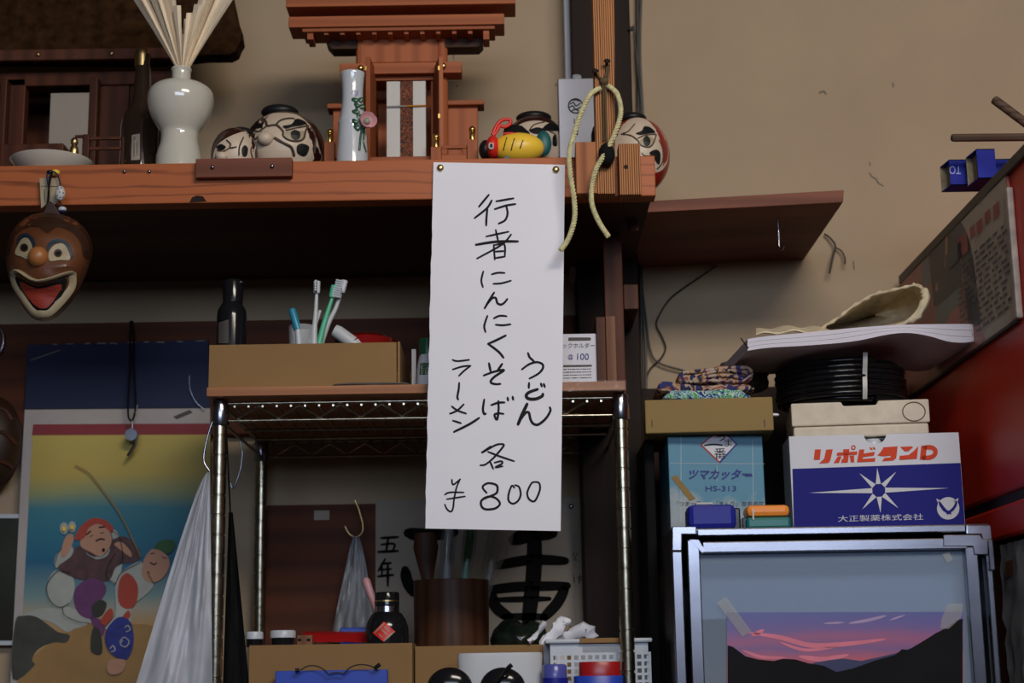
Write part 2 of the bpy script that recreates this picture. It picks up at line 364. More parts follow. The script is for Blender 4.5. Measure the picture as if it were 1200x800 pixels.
class Print:
    """flat print or paint laid on a surface; coordinates are those of a crop of the photo (x0, y0, scale)"""
    def __init__(s, proj, off=0.0006, crop=(0,0,1), sub=0):
        s.proj = proj; s.off = off; s.c = crop; s.v = []; s.f = []; s.sub = sub
    def q(s, p): return (s.c[0]+p[0]/s.c[2], s.c[1]+p[1]/s.c[2])
    def _add(s, vs, fs, sub):
        n = len(s.v)
        if sub:
            bm = bmesh.new(); bv = [bm.verts.new((x, y, 0)) for x, y in vs]
            for f in fs:
                try: bm.faces.new([bv[i] for i in f])
                except ValueError: pass
            for _ in range(sub): bmesh.ops.subdivide_edges(bm, edges=bm.edges[:], cuts=1, use_grid_fill=True)
            bmesh.ops.triangulate(bm, faces=bm.faces[:])
            bm.verts.index_update(); vs = [(v.co.x, v.co.y) for v in bm.verts]; fs = [tuple(v.index for v in f.verts) for f in bm.faces]; bm.free()
        s.v += [tuple(s.proj(x, y, s.off)) for x, y in vs]; s.f += [tuple(i+n for i in f) for f in fs]
    def poly(s, pts, smooth=False):
        pts = [s.q(p) for p in pts]
        if smooth: pts = smoothline(pts, 4, True)
        tri = tessellate_polygon([[Vector((x, y, 0)) for x, y in pts]]); s._add(pts, [tuple(t) for t in tri], s.sub); return s
    def disc(s, cx, cy, rx, ry=None, n=20):
        ry = ry or rx; return s.poly([(cx+rx*math.cos(2*math.pi*i/n), cy+ry*math.sin(2*math.pi*i/n)) for i in range(n)])
    def stroke(s, pts, w, smooth=True, taper=0.75):
        pts = [s.q(p) for p in pts]; w = w/s.c[2]
        if smooth and len(pts) > 2: pts = smoothline(pts, 5)
        elif len(pts) == 2: pts = [(pts[0][0]+(pts[1][0]-pts[0][0])*t/4, pts[0][1]+(pts[1][1]-pts[0][1])*t/4) for t in range(5)]
        L = []; R = []; n = len(pts)
        for i, p in enumerate(pts):
            a = pts[max(i-1,0)]; b = pts[min(i+1,n-1)]; dx, dy = b[0]-a[0], b[1]-a[1]; l = math.hypot(dx, dy) or 1
            t = i/(n-1); ww = w*.5*(1-(1-taper)*abs(2*t-1)**3)
            L.append((p[0]-dy/l*ww, p[1]+dx/l*ww)); R.append((p[0]+dy/l*ww, p[1]-dx/l*ww))
        s._add(L+R, [(i, i+1, n+i+1, n+i) for i in range(n-1)], 0)
        for i in (0, n-1):
            a = 8; r = w*.5*taper; s._add([pts[i]]+[(pts[i][0]+r*math.cos(2*math.pi*k/a), pts[i][1]+r*math.sin(2*math.pi*k/a)) for k in range(a)], [(0, k+1, (k+1)%a+1) for k in range(a)], 0)
        return s
    def text(s, body, box, slant=0.0, rise=0.0, turn=False, bold=0.0):
        vs, fs = text_mesh(body, bold)
        if not vs: return s
        x0 = min(v[0] for v in vs); x1 = max(v[0] for v in vs); y0 = min(v[1] for v in vs); y1 = max(v[1] for v in vs)
        bx0, by0, bx1, by1 = box; out = []
        for x, y in vs:
            u = (x-x0)/(x1-x0); t = (y-y0)/(y1-y0)
            if turn: u, t = 1-u, 1-t
            out.append(s.q((bx0+u*(bx1-bx0)+slant*t, by1-t*(by1-by0)+rise*u)))
        s._add(out, fs, 0); return s
    def build(s, name, mat, parent, **k):
        m = MB(); m.v = s.v; m.f = s.f
        if s.sub: k.setdefault('smooth', 60)
        return m.build(name, mat, parent, fix=False, **k)
def struct(o): o['kind'] = 'structure'; return o
def one(mb, name, mat, label, cat, group=None, **k): return tag(mb.build(name, mat, None, **k), label, cat, group)

# ------------------------------------------------------------------ the room
WALL = 2.45; YS = 2.02
ROOM_L, ROOM_R, ROOM_B, CEIL = -2.6, 2.8, -2.7, 2.75
struct(MB().box(ROOM_L-.1, ROOM_R+.1, WALL, WALL+.1, 0, CEIL).build('wall_back', 'wall_plaster'))
struct(MB().box(ROOM_L-.1, ROOM_L, ROOM_B, WALL, 0, CEIL).build('wall_left', 'room_wall'))
struct(MB().box(ROOM_R, ROOM_R+.1, ROOM_B, WALL, 0, CEIL).build('wall_right', 'room_wall'))
# the wall behind the camera has a high window opening that the daylight comes through
struct(MB().box(ROOM_L-.1, -1.2, ROOM_B-.1, ROOM_B, 0, CEIL).box(1.6, ROOM_R+.1, ROOM_B-.1, ROOM_B, 0, CEIL).box(-1.2, 1.6, ROOM_B-.1, ROOM_B, 0, 1.95).box(-1.2, 1.6, ROOM_B-.1, ROOM_B, 2.7, CEIL).build('wall_front', 'room_wall'))
struct(MB().box(ROOM_L-.1, ROOM_R+.1, ROOM_B-.1, WALL+.1, -.1, 0).build('floor', 'floor_concrete'))
struct(MB().box(ROOM_L-.1, ROOM_R+.1, ROOM_B-.1, WALL+.1, CEIL, CEIL+.1).build('ceiling', 'ceiling_board'))
# dark column against the wall, with a pale strip on its left
xa, xb = P(673, 200, 2.36).x, P(744, 200, 2.36).x
struct(MB().box(xa, xb, 2.36, WALL, 0, CEIL).build('trim_1', 'dark_post', bevel=.003))
struct(MB().box(xa-.008, xa, 2.40, WALL, 1.9, CEIL).build('trim_2', 'wall_white'))
# dark rail on the wall behind the rack
struct(MB().box(ROOM_L, xa, 2.43, WALL, P(350,508,2.43).z, P(350,374,2.43).z).build('trim_3', 'dark_panel', bevel=.003))

# ------------------------------------------------------------------ big shelf
ZS = P(400, 188, YS).z; ZSB = P(400, 235, YS).z
XSR = P(768, 205, YS).x
sh = thing('wall_shelf', 'long thick cedar shelf with grainy front edge carrying the miniature shrine', 'shelf', (0, YS, ZSB))
MB().box(-1.1, XSR, YS, YS+.03, ZSB, ZS).build('front_edge', 'fascia_wood', sh, bevel=.0015)
MB().box(-1.1, XSR-.004, YS+.03, WALL-.001, ZSB+.004, ZS-.001).build('shelf_board', 'shelf_wood', sh)
m = MB(); m.pbox(229, 185, 342, 207, YS-.012, .0119); b_ = m.build('patch_board', 'red_wood', sh, bevel=.001)
for (x, y) in ((249,196),(319,195)):
    c = P(x, y, YS-.0125); MB().ball(c, .003, 10, 6).build('nail', 'steel', b_, smooth=60)
for (x, y) in ((146,201),(175,201)):
    c = P(x, y, YS-.0005); MB().ball(c, .0028, 10, 6).build('nail', 'steel', sh, smooth=60)
pr = Print(on_depth(YS), .0004); pr.poly([(222,237),(225,231),(231,229),(238,230),(242,236)]); pr.build('knot_stain', 'dark_post', sh)
# post carrying the shelf
m = MB(); a = P(710, 400, 2.2).x; b = P(732, 400, 2.2).x
po = thing('shelf_post', 'brown square post under the right end of the cedar shelf', 'post', (a, 2.2, P(490, 450, 2.04).z))
MB().box(a, b, 2.2, 2.225, P(490, 450, 2.04).z+.0003, ZSB).build('upright', 'post_wood', po, bevel=.0015)
MB().pbox(731, 333, 748, 362, 2.225, .13).build('cross_rail', 'post_wood', po, bevel=.001)

# lower shelf on the right
Y2 = 2.14
fl = [P(732,237,Y2), P(989,222.5,Y2), P(988,237,Y2), P(734,250,Y2)]
s2 = thing('wall_shelf', 'short reddish brown shelf board jutting out right of the column', 'shelf', tuple(fl[3]))
MB().prism(fl, (0, WALL-Y2-.001, 0)).build('board', 'red_wood', s2, bevel=.001)
MB().pbox(737, 250.5, 748, 270, Y2+.01, .02).build('cleat', 'post_wood', s2)
def z2(x):  # top of the small shelf
    t = (x-fl[0].x)/(fl[1].x-fl[0].x); return fl[0].z+(fl[1].z-fl[0].z)*t
hk = MB(); c = P(913, 285, 2.2)
zc = z2(c.x)-.017
hk.tube(smoothline([(c.x, 2.2, zc), (c.x, 2.2, zc-.025), (c.x, 2.2, zc-.042), (c.x+.003, 2.197, zc-.048), (c.x+.006, 2.194, zc-.043)], 5), .0013, 8)
one(hk, 'cup_hook', 'steel', 'thin steel hook screwed under the short shelf board', 'hook', smooth=50)

# ------------------------------------------------------------------ on the big shelf
def px_prism(pts, Y, d): return MB().prism([P(x, y, Y) for x, y in pts], (0, d, 0))
# miniature shrine
YB = 2.20
sr = thing('household_shrine', 'reddish wooden miniature shrine with layered roof and open doors', 'shrine', tuple(P(470, 187, YB))[:2]+(ZS,))
def sp(name, x0, y0, x1, y1, Y, d, mat='shrine_wood', parent=None, z0=None, bev=.0012, label=None):
    return MB().pbox(x0, y0, x1, y1, Y, d, z0=z0).build(name, mat, parent or sr, bevel=bev, label=label)
rf = sp('roof', 335, -9, 604, 6, 2.14, .05)
sp('roof_ridge', 352, -26, 590, -9.5, 2.15, .12, parent=rf)
sp('roof_cornice', 361, 3, 578, 18, 2.172, .10, 'shelf_wood', rf)
sp('eave_board', 338, 17.5, 591, 30, 2.150, .045)
sp('eave_strip', 354, 30.3, 580, 35.5, 2.155, .045)
for i in range(12):
    x = 363.5 + i*18.75; wd = 3.6 if i in (0, 11) else 2.7; bt = 46 if i in (0, 11) else 41 - i*.15
    sp('rafter', x-wd, 35.8, x+wd, bt, 2.160, .03, bev=.0006)
px_prism([(382,40),(566,38),(566,50),(561,55),(389,57.5),(382,50)], 2.188, .03).build('bracket_beam', 'shelf_wood', sr, bevel=.001)
sp('cell_wall', 419, 39, 513, 73, 2.187, .13, 'shrine_wood_v')
m = MB(); m.plathe(518, [(36, 7), (190, 7)], 2.195, 20); m.build('pillar', 'shrine_wood_v', sr, smooth=50)
m = MB(); m.plathe(424, [(36, 7), (190, 7)], 2.195, 20); m.build('pillar', 'shrine_wood_v', sr, smooth=50)
sp('lintel', 398, 73, 541, 86, 2.172, .03)
sp('door_head', 434, 86.5, 508, 94, 2.185, .02)
# cell interior walls
sp('cell_back', 430, 92, 510, 187, 2.30, .006, 'shrine_wood_v', z0=ZS)
sp('cell_side', 428, 92, 436, 187, 2.19, .11, 'shrine_wood_v', z0=ZS); sp('cell_side', 505, 92, 511, 187, 2.19, .11, 'shrine_wood_v', z0=ZS)
# opened door leaves, swung towards the room
for (xh, xo, x2) in ((436, 431, 426), (507, 511, 518)):
    a = P(xh, 120, 2.19); b = P((xo+x2)/2, 120, 2.135); zt = P(xh, 77, 2.17).z; zb = ZS+.012
    dv = Vector((b.x-a.x, b.y-a.y, 0)); nn = Vector((-dv.y, dv.x, 0)).normalized()*.003
    pts = [Vector((a.x, a.y, zb)), Vector((b.x, b.y, zb)), Vector((b.x, b.y, zt)), Vector((a.x, a.y, zt))]
    dl = MB().prism(pts, nn*2).build('door_leaf', 'shrine_wood_v', sr, bevel=.0008)
    m = MB()
    for t in (.1, .5, .9):
        z = zb+(zt-zb)*t; m.box(b.x-.0012, b.x+.0012, b.y-.0012, b.y+.002, z-.003, z+.003)
    m.build('hinge', 'gold', dl)
for x, y in ((422.5, 79.5), (519.5, 77)):
    c = P(x, y, 2.168); MB().ball(c, (.0042, .003, .0042), 14, 8).build('gilt_boss', 'gold', sr, smooth=60)
# wings
for (x0, x1, cx0, cx1, yt) in ((390, 419, 383, 419, 121), (524, 560, 524, 567, 117)):
    wn = sp('wing_panel', x0, yt+5, x1, 187, 2.21, .012, 'shrine_wood_v', z0=ZS)
    sp('wing_cap', cx0, yt, cx1, yt+5.5, 2.20, .03, parent=wn)
# railing posts with gilt finials
for (x, yt) in ((386.5, 167), (511, 173), (553.5, 164)):
    c = P(x, yt, 2.12); k = S(x, yt, 2.12)
    po_ = MB().box(c.x-6*k, c.x+6*k, 2.115, 2.129, ZS, c.z).build('rail_post', 'shrine_wood_v', sr, bevel=.0008)
    z = c.z; m = MB(); m.lathe(c.x, 2.122, [(z, 3.4*k), (z+9*k, 3.4*k), (z+9.5*k, 4*k), (z+11*k, 3*k), (z+12*k, 4*k), (z+14*k, 4.2*k), (z+16*k, 3.2*k), (z+18*k, .6*k)], 16)
    m.build('finial', 'gold', po_, smooth=50)
for (x0, x1) in ((517, 547.5),):
    sp('rail', x0, 169.5, x1, 174, 2.119, .006); sp('rail', x0, 180.5, x1, 187, 2.119, .006, z0=ZS)
    sp('rail_block', x0, 174, x0+7, 181, 2.119, .006); sp('rail_block', x1-6, 174, x1, 181, 2.119, .006)
sp('base', 392, 183, 560, 188, 2.14, .18, z0=ZS+.0005)
# talisman standing in the doorway
of = thing('paper_talisman', 'tall white paper talisman with brocade strip inside the shrine doorway', 'talisman', tuple(P(476,185,2.16))[:2]+(ZS+.0005,))
MB().pbox(453, 95, 499, 186, 2.152, .006, z0=ZS+.0006).build('wrapper', 'white_paint', of, bevel=.0006)
cloth_pattern('brocade', [A(60,40,30,K*.7), A(150,84,50,K*.7), A(36,26,22,K*.7), A(140,70,40,K*.7), A(40,30,26,K*.7)], 160)
plain('silver_cord', A(170,170,170,K*.7), .4, .3, 0); plain('gold_cord', A(205,140,50,K*.7), .4, .3, 0)
MB().pbox(469, 95, 484, 186, 2.1508, .0011, z0=ZS+.0008).build('brocade_strip', 'brocade', of)
m = MB(); m.tube([P(453,125,2.1500), P(476,124.3,2.1490)], .0012, 6); m.build('cord', 'silver_cord', of)
m = MB(); m.tube([P(476,124.3,2.1490), P(499,123.6,2.1500)], .0012, 6); m.build('cord', 'gold_cord', of)
sl = MB(); sl.grid(lambda u, v: P(446+60*u, 184.5-2.5*u, 2.085+.03*v)+Vector((0,0,.0004+.0*v)), 6, 1, (0,0,.0012))
o = one(sl, 'paper_slip', 'paper', 'white paper slip lying flat in front of the talisman', 'paper'); o.location.z = ZS + .0215

# old altar at the left with folding doors
al = thing('altar_cabinet', 'dark brown wooden altar cabinet behind the white plate', 'cabinet', (-.62, 2.3, ZS))
def ap(name, x0, y0, x1, y1, Y, d, z0=None, mat='old_altar_wood', parent=None): return MB().pbox(x0, y0, x1, y1, Y, d, z0=z0).build(name, mat, parent or al, bevel=.0015)
ap('head_board', -60, 84, 206, 100, 2.29, .03); ap('back_panel', -60, 90, 206, 187, 2.42, .008, ZS)
ap('post', -2, 92, 6, 187, 2.27, .03, ZS); ap('post', 103, 90, 113, 187, 2.27, .02, ZS); ap('post', 198, 88, 206, 187, 2.29, .03, ZS)
ap('side_panel', 6, 92, 28, 187, 2.29, .02, ZS); ap('door_panel', 113, 96, 150, 187, 2.295, .008, ZS); ap('door_panel', 150.5, 100, 198, 187, 2.29, .008, ZS)
ap('lower_shelf', 0, 168, 74, 187, 2.20, .05, ZS)
cardm = MB().pbox(58, 109, 103, 187, 2.265, .0008, z0=ZS)
pc = one(cardm, 'paper_card', 'old_paper', 'grey stained paper card leaning inside the dark altar cabinet', 'card')
# small railing in front of the altar
rl = thing('altar_railing', 'small brown wooden railing with bulbous brass finial before the altar', 'railing', tuple(P(110,187,2.15))[:2]+(ZS,))
for y in (160, 172): MB().pbox(104, y, 142, y+3.2, 2.15, .004).build('rail', 'old_altar_wood', rl)
MB().pbox(96, 157, 104, 187, 2.147, .01, z0=ZS).build('post', 'old_altar_wood', rl, bevel=.001); MB().pbox(142, 160, 147, 187, 2.147, .01, z0=ZS).build('post', 'old_altar_wood', rl, bevel=.001)
m = MB(); m.plathe(87, [(188,5),(180,5),(177,5.5),(173,4.5),(170,3),(168,4.3),(164,4.3),(161.5,2)], 2.135, 16); m.build('finial', 'brass', rl, smooth=50)
MB().pbox(88, 158, 97, 161, 2.14, .004).build('rail_end', 'old_altar_wood', rl)

# bark slab above the altar
def slab():
    m = MB(); rnd = random.Random(3); outline = []
    top = -70
    xs = [-140, -60, 20, 100, 180, 240, 268]
    for x in xs: outline.append((x, 69+rnd.uniform(-1, 1)-(4 if x > 230 else 0)))
    outline += [(276, 60), (279, 52), (283, 46), (281, 32), (277, 20), (274, 6), (270, -12), (262, -40), (258, top), (-140, top)]
    pts = smoothline(outline[:6], 2)[:-1] + outline[5:]
    m.prism([P(x, y, 2.262) for x, y in pts], (0, .034, 0)); return m
sg = thing('bark_slab', 'dark rough bark slab hanging above the altar cabinet', 'slab', tuple(P(70, 69, 2.28)))
o = slab().build('slab_body', 'bark', sg, bevel=.006)
MB().pbox(-140, 57.5, 205, 70.5, 2.250, .0115).build('lower_batten', 'post_wood', sg, bevel=.002)
for x, y in ((45, 64), (131, 63)):
    MB().ball(P(x, y, 2.249), .0035, 10, 6).build('nail', 'brass', sg, smooth=60)

# plate
m = MB(); c = P(61, 183, 2.09); k = S(61, 183, 2.09)
zt = P(61, 176.3, 2.042).z
prof = [(ZS, 22*k), (ZS+.004, 22*k), (zt-.014, 40*k), (zt-.004, 46.5*k), (zt, 47.5*k), (zt-.0015, 46.5*k), (zt-.008, 40*k), (ZS+.008, 22*k)]
m.lathe(c.x, 2.09, [(ZS, 24*k), (ZS+.003, 25*k), (ZS+(zt-ZS)*.45, 37*k), (zt-.0025, 46.5*k), (zt, 47.5*k), (zt+.0004, 46.5*k), (ZS+(zt-ZS)*.55, 34*k), (ZS+.005, 22*k)], 40)
one(m, 'plate', 'white_glaze', 'shallow white china plate at the left end of the shelf', 'plate', smooth=40)

# brown glass bottle
bo = thing('glass_bottle', 'brown glass bottle with gold neck foil and cream label', 'bottle', tuple(P(166,187,2.17))[:2]+(ZS,))
m = MB(); k = S(166, 120, 2.17); c = P(166.5, 130, 2.17)
m.plathe(166.5, [(187, 24), (150, 24), (140, 22.5), (131, 17), (122, 12), (110, 10.5), (80, 8.6), (64, 8)], 2.17, 28)
for i, v in enumerate(m.v):
    if v[2] < P(166, 186, 2.17).z: m.v[i] = (v[0], v[1], ZS)
m.build('glass_body', 'bottle_glass', bo, smooth=40)
m = MB(); m.plathe(167, [(79, 8.9), (66, 8.8), (61, 8.8), (59.5, 7.5)], 2.17, 24); m.build('neck_foil', 'brass', bo, smooth=40)
bv = MB(); bv.plathe(166.5, [(200, 24.3), (150, 24.3)], 2.17, 40)
pr = Print(on_mesh(bv.bvh(), 2.14), .0004, sub=3); pr.poly([(149,159),(164,156.5),(164,187),(149,188)]); lb = pr.build('label', 'old_paper', bo)
pr = Print(on_mesh(bv.bvh(), 2.14), .0009); pr.stroke([(157,160),(158,162),(156,164)], 1.2); pr.stroke([(153,166),(153,183)], 1); pr.stroke([(157,167),(157,184)], 1); pr.stroke([(160.5,166),(160.5,182)], .8); pr.build('label_print', 'daruma_line', lb)

# white vase and the dried bundle in it
YV = 2.10
m = MB(); k = S(212, 130, YV)
prof = [(187, 27), (178, 25), (168, 22.2), (160, 21.5), (155, 22.5), (148, 27.5), (138, 33.5), (126, 37.5), (116, 38.6), (108, 36.5), (102, 30), (98.5, 20), (97.5, 12), (95, 11), (85, 11), (82.5, 12), (80.5, 11.6)]
m.plathe(211.5, smoothline(prof, 3), YV, 40)
for i, v in enumerate(m.v):
    if v[2] < P(212, 186.5, YV).z: m.v[i] = (v[0], v[1], ZS)
one(m, 'vase', 'white_glaze', 'plain white porcelain vase with bulging body and narrow neck', 'vase', smooth=60)
db = thing('dried_reed_bundle', 'cream dried reed strips fanning out in two tufts from the white vase', 'reeds', tuple(P(213, 80, YV)))
rnd = random.Random(11)
def strip(bx, tx, tyy, wb, wt, dy, tilt):
    def f(u, v):
        t = v; x = bx+(tx-bx)*t**1.05 + (u-.5)*(wb+(wt-wb)*t); y = 84+(tyy-84)*t
        return P(x, y, YV+dy*t+(abs(u-.5)-.25)*tilt*(.4+t))
    return MB().grid(f, 2, 6, (0, .0007, 0)).build('reed_strip', 'dried_straw', db)
for i in range(13):
    t = i/12; strip(209+t*4, 150+t*56+rnd.uniform(-3,3), -18 if t < .75 else 12+rnd.uniform(-12, 8)-(1-t)*80, 1.0, 9.5, rnd.uniform(-.03,.03), rnd.choice((-.008,.008)))
for i in range(13):
    t = i/12; strip(213.5+t*6, 226+t*52+rnd.uniform(-3,3), -20 if t > .2 else 12-t*90+rnd.uniform(-6, 10), 1.0, 9.5, rnd.uniform(-.03,.03), rnd.choice((-.008,.008)))
for (tx, ty) in ((212, 33), (214, 40), (217, 22), (210, 40)): strip(213, tx, ty, .8, 2.5, 0, .003)

# flower vase in front of the shrine
YF = 2.075
fv = thing('flower_vase', 'slim pale porcelain vase with a pink rose in relief', 'vase', tuple(P(413, 187, YF))[:2]+(ZS,))
m = MB(); m.plathe(413, smoothline([(187,18.3),(176,17.6),(164,17),(152,16.3),(147,16.6),(144.5,17),(142,16),(132,13.8),(118,12.3),(104,12.4),(94,13.4),(87,14.4),(86,13.6)], 3), YF, 36)
for i, v in enumerate(m.v):
    if v[2] < P(413, 186.5, YF).z: m.v[i] = (v[0], v[1], ZS)
fb = m.bvh(); m.build('body', 'blue_white_glaze', fv, smooth=60)
pj = on_mesh(fb, YF-.015)
m = MB(); m.tube(smoothline([pj(421, 176, .001), pj(422.5, 160, .0015), pj(424, 148, .002), pj(419, 135, .0015), pj(417, 118, .001)], 5), .0016, 8); st = m.build('stem', 'green_glaze', fv, smooth=60)
m = MB(); m.tube(smoothline([pj(429, 178, .001), pj(430, 165, .001), pj(427, 150, .001)], 5), .0014, 8); m.build('stem', 'green_glaze', fv, smooth=60)
for (x, y, a, r) in ((416,117,.3,4.5),(422,117,-.5,4.5),(418,123,.6,4),(430,122,-.2,5),(428,115,.4,4),(417,131,.2,5),(421,137,-.4,5),(416,142,.5,4.5),(418,149,.9,5),(424,152,1.2,4)):
    q = pj(x, y, .0015); kk = S(x, y, YF)
    MB().ball((0,0,0), (r*kk, .0014, r*kk*.62), 10, 6, Matrix.Translation(q) @ Matrix.Rotation(a, 4, 'Y')).build('leaf', 'green_glaze', fv, smooth=60)
q = pj(429, 144, .006)+Vector((.001,-.004,0)); kk = S(429, 144, YF)
m = MB()
m.lathe(0, 0, [(-.002, 2*kk), (0, 6*kk), (.003, 9*kk), (.007, 10.4*kk), (.0085, 10.2*kk), (.007, 9*kk), (.004, 7*kk), (.002, 4*kk)], 20, Matrix.Translation(q) @ Matrix.Rotation(math.radians(84), 4, 'X') @ Matrix.Rotation(.4, 4, 'Y'))
rng2 = random.Random(4)
m.v = [(v[0]+rng2.uniform(-.0004,.0004), v[1], v[2]+rng2.uniform(-.0006,.0006)) for v in m.v]
fl_ = m.build('rose', 'pink_glaze', fv, smooth=60)
plain('sage_glaze', A(140,150,130,K*.7), .4)
MB().ball(q+Vector((.001,-.006,-.0005)), (4*kk, .003, 4*kk), 12, 8).build('rose_heart', 'sage_glaze', fl_, smooth=60)
pr = Print(pj, .0006); pr.stroke([(412,109),(415,106),(419,110),(416,112),(420,106)], 1.6); plain('lilac_print', A(150,150,190,K*.7), .3); pr.build('painted_sprig', 'lilac_print', fv)

# papier-mache dolls
def daruma(cx, cy, rx, rz, Y, body, label, z0, crop, face_poly, blacks, lines, hair, nose=None, whites=(), tilt=0.0):
    c = P(cx, cy, Y); k = S(cx, cy, Y)
    t = thing('round_doll', label, 'doll', (c.x, Y, z0), 'round papier-mache dolls with painted faces')
    RX, RZ = rx*k, rz*k
    bd = MB(); bd.ball((c.x, Y, c.z), (RX, RX*.95, RZ), 40, 24)
    bd.v = [(v[0], v[1], max(v[2], z0)) for v in bd.v]
    bv = bd.bvh(); bd.build('body', body, t, smooth=60)
    fp = Print(on_mesh(bv, Y-RX*.8), .0008, crop, sub=3); fp.poly(face_poly, True); f = fp.build('face', 'daruma_face', t)
    for w_ in whites:
        p2 = Print(on_mesh(bv, Y-RX*.8), .0011, crop, sub=2); p2.poly(w_, True); p2.build('eye_white', 'mask_cream', f)
    for l in blacks:
        p2 = Print(on_mesh(bv, Y-RX*.8), .0016, crop, sub=2); p2.poly(l, True); p2.build('painted_brow', 'daruma_black', f)
    pl = on_mesh(bv, Y-RX*.8)
    m = MB()
    for l, wd in lines:
        qs = [(crop[0]+x/crop[2], crop[1]+y/crop[2]) for x, y in l]
        if len(qs) > 2: qs = smoothline(qs, 4)
        m.tube([pl(x, y, .0012) for x, y in qs], wd*k/crop[2]*.5, 6)
    m.build('painted_line', 'daruma_line', f, smooth=60)
    if hair:
        hx, hy, hrx, hrz = hair; h = P(hx, hy, Y); hm = MB(); hm.ball((h.x, Y+.004, h.z), (hrx*k, hrx*k*.8, hrz*k), 26, 14); hm.build('hair_cap', 'daruma_black', t, smooth=60)
    if nose:
        nx, ny, nr = nose; p = P(nx, ny, Y-RX*.9)
        h = pl(nx, ny, 0); MB().ball(h+Vector((0,-.002,0)), (nr*k, nr*k*.9, nr*k*.85), 18, 10).build('nose', 'daruma_face', t, smooth=60)
    return t
cA = (240,110,7.5)
daruma(333, 178, 48, 48, 2.18, 'daruma_dark', 'large round doll with black topknot and scowling brows left of the rose vase', ZS, cA,
  [(390,285),(480,200),(640,165),(800,180),(900,250),(960,330),(1005,470),(1010,600),(700,680),(400,640),(370,480)],
  [[(685,280),(760,265),(800,220),(850,225),(895,255),(860,275),(770,290),(710,305)], [(755,340),(790,315),(835,335),(835,385),(800,405),(765,385)], [(810,460),(850,435),(915,460),(905,520),(870,550),(815,520)], [(385,280),(450,245),(505,275),(465,305)], [(365,380),(390,335),(420,360),(405,400),(375,400)]],
  [([(480,195),(535,240),(550,280),(600,275),(640,280),(690,330)], 22), ([(620,280),(660,235),(740,215),(790,220)], 20), ([(690,330),(690,370),(740,405),(820,415),(870,390),(885,330),(910,280)], 18), ([(710,320),(800,300),(910,280)], 16), ([(380,290),(460,330),(490,320),(550,280)], 16), ([(470,370),(440,400),(370,415),(350,370)], 16), ([(610,385),(690,430),(760,470),(785,545)], 26), ([(930,290),(970,370),(965,520)], 16)],
  (327.5, 131, 22, 9.5), (311.5, 163, 9.5), [[(700,340),(760,320),(830,325),(875,330),(860,385),(800,405),(730,395)]])
daruma(275, 182, 27.5, 33, 2.095, 'daruma_dark', 'small round doll tucked in front of the larger scowling doll', ZS, cA,
  [(85,500),(120,440),(180,395),(260,355),(350,330),(420,340),(450,420),(440,520),(420,620),(120,640),(75,580)],
  [[(100,470),(140,440),(185,465),(150,495)], [(330,470),(355,450),(380,480),(370,540),(340,550),(325,510)]],
  [([(190,405),(225,440),(220,475),(280,465)], 16), ([(110,490),(160,505),(220,475)], 12), ([(300,540),(305,460),(340,380)], 14), ([(420,560),(405,500),(420,460)], 14)],
  (282, 155, 14.5, 7), (260.5, 184, 7))
cB = (560,110,5)
daruma(627, 181, 40, 47, 2.175, 'daruma_dark', 'round doll half hidden behind the yellow fish figurine', ZS, cB,
  [(230,190),(300,160),(380,160),(450,190),(480,260),(480,400),(200,400),(200,260)],
  [[(380,200),(420,170),(460,190),(465,215),(400,215)], [(300,215),(350,195),(400,215),(345,235)], [(440,250),(460,240),(465,300),(440,300)]],
  [([(300,215),(330,180),(390,165)], 8), ([(420,220),(455,240),(460,290)], 8)], (625.5, 137.5, 21, 7.5))
daruma(747, 183, 38, 46, 2.20, 'daruma_red', 'red round doll with white face at the right end of the shelf', z2(P(750,230,2.2).x)+.0005, cB,
  [(790,300),(805,215),(850,160),(920,138),(1000,150),(1060,195),(1105,280),(1118,350),(1100,420),(1055,458),(960,465),(860,430),(800,370)],
  [[(925,230),(960,215),(975,190),(1010,195),(1040,225),(1000,232),(950,240)], [(970,260),(990,245),(1010,265),(1008,295),(990,305),(972,290)], [(1005,345),(1045,325),(1070,350),(1065,410),(1045,400),(1030,370)]],
  [([(850,230),(880,220),(920,175)], 8), ([(840,235),(900,245),(940,275)], 9), ([(940,275),(955,300),(1000,312),(1028,290),(1045,240)], 8), ([(935,262),(980,242),(1045,236)], 8), ([(1060,270),(1085,330),(1080,400),(1050,440)], 8), ([(960,345),(980,362),(1040,360)], 6)],
  (741, 138, 17, 7), None, [[(945,280),(990,245),(1030,262),(1020,300),(980,305)]])

# fish figurine
ff = thing('fish_figurine', 'red and yellow papier-mache fish figurine with teal tail', 'figurine', tuple(P(607,187,2.10))[:2]+(ZS,))
c = P(607, 174, 2.10); k = S(607, 174, 2.10)
fb = MB(); fb.ball((c.x, 2.10, c.z), (31*k, 20*k, 18.5*k), 32, 18)
fb.v = [(v[0], v[1], max(v[2], ZS)) for v in fb.v]; fb.build('body', 'toy_yellow', ff, smooth=60); pj = on_mesh(fb.bvh(), 2.08)
h = P(577.5, 173, 2.095); MB().ball(h, (8.5*k, 15*k, 14*k), 22, 14).build('head', 'toy_red', ff, smooth=60)
h2 = P(569, 176, 2.10); MB().ball(h2, (8*k, 12*k, 12*k), 18, 12).build('snout', 'daruma_black', ff, smooth=60)
e = P(575.5, 171, 2.079); MB().ball(e, (3.6*k, 1.5*k, 4.6*k), 14, 8).build('eye', 'white_paint', ff, smooth=60)
MB().ball(e+Vector((.0003,-.0014,0)), (1.8*k, 1*k, 2.6*k), 10, 6).build('pupil', 'daruma_black', ff, smooth=60)
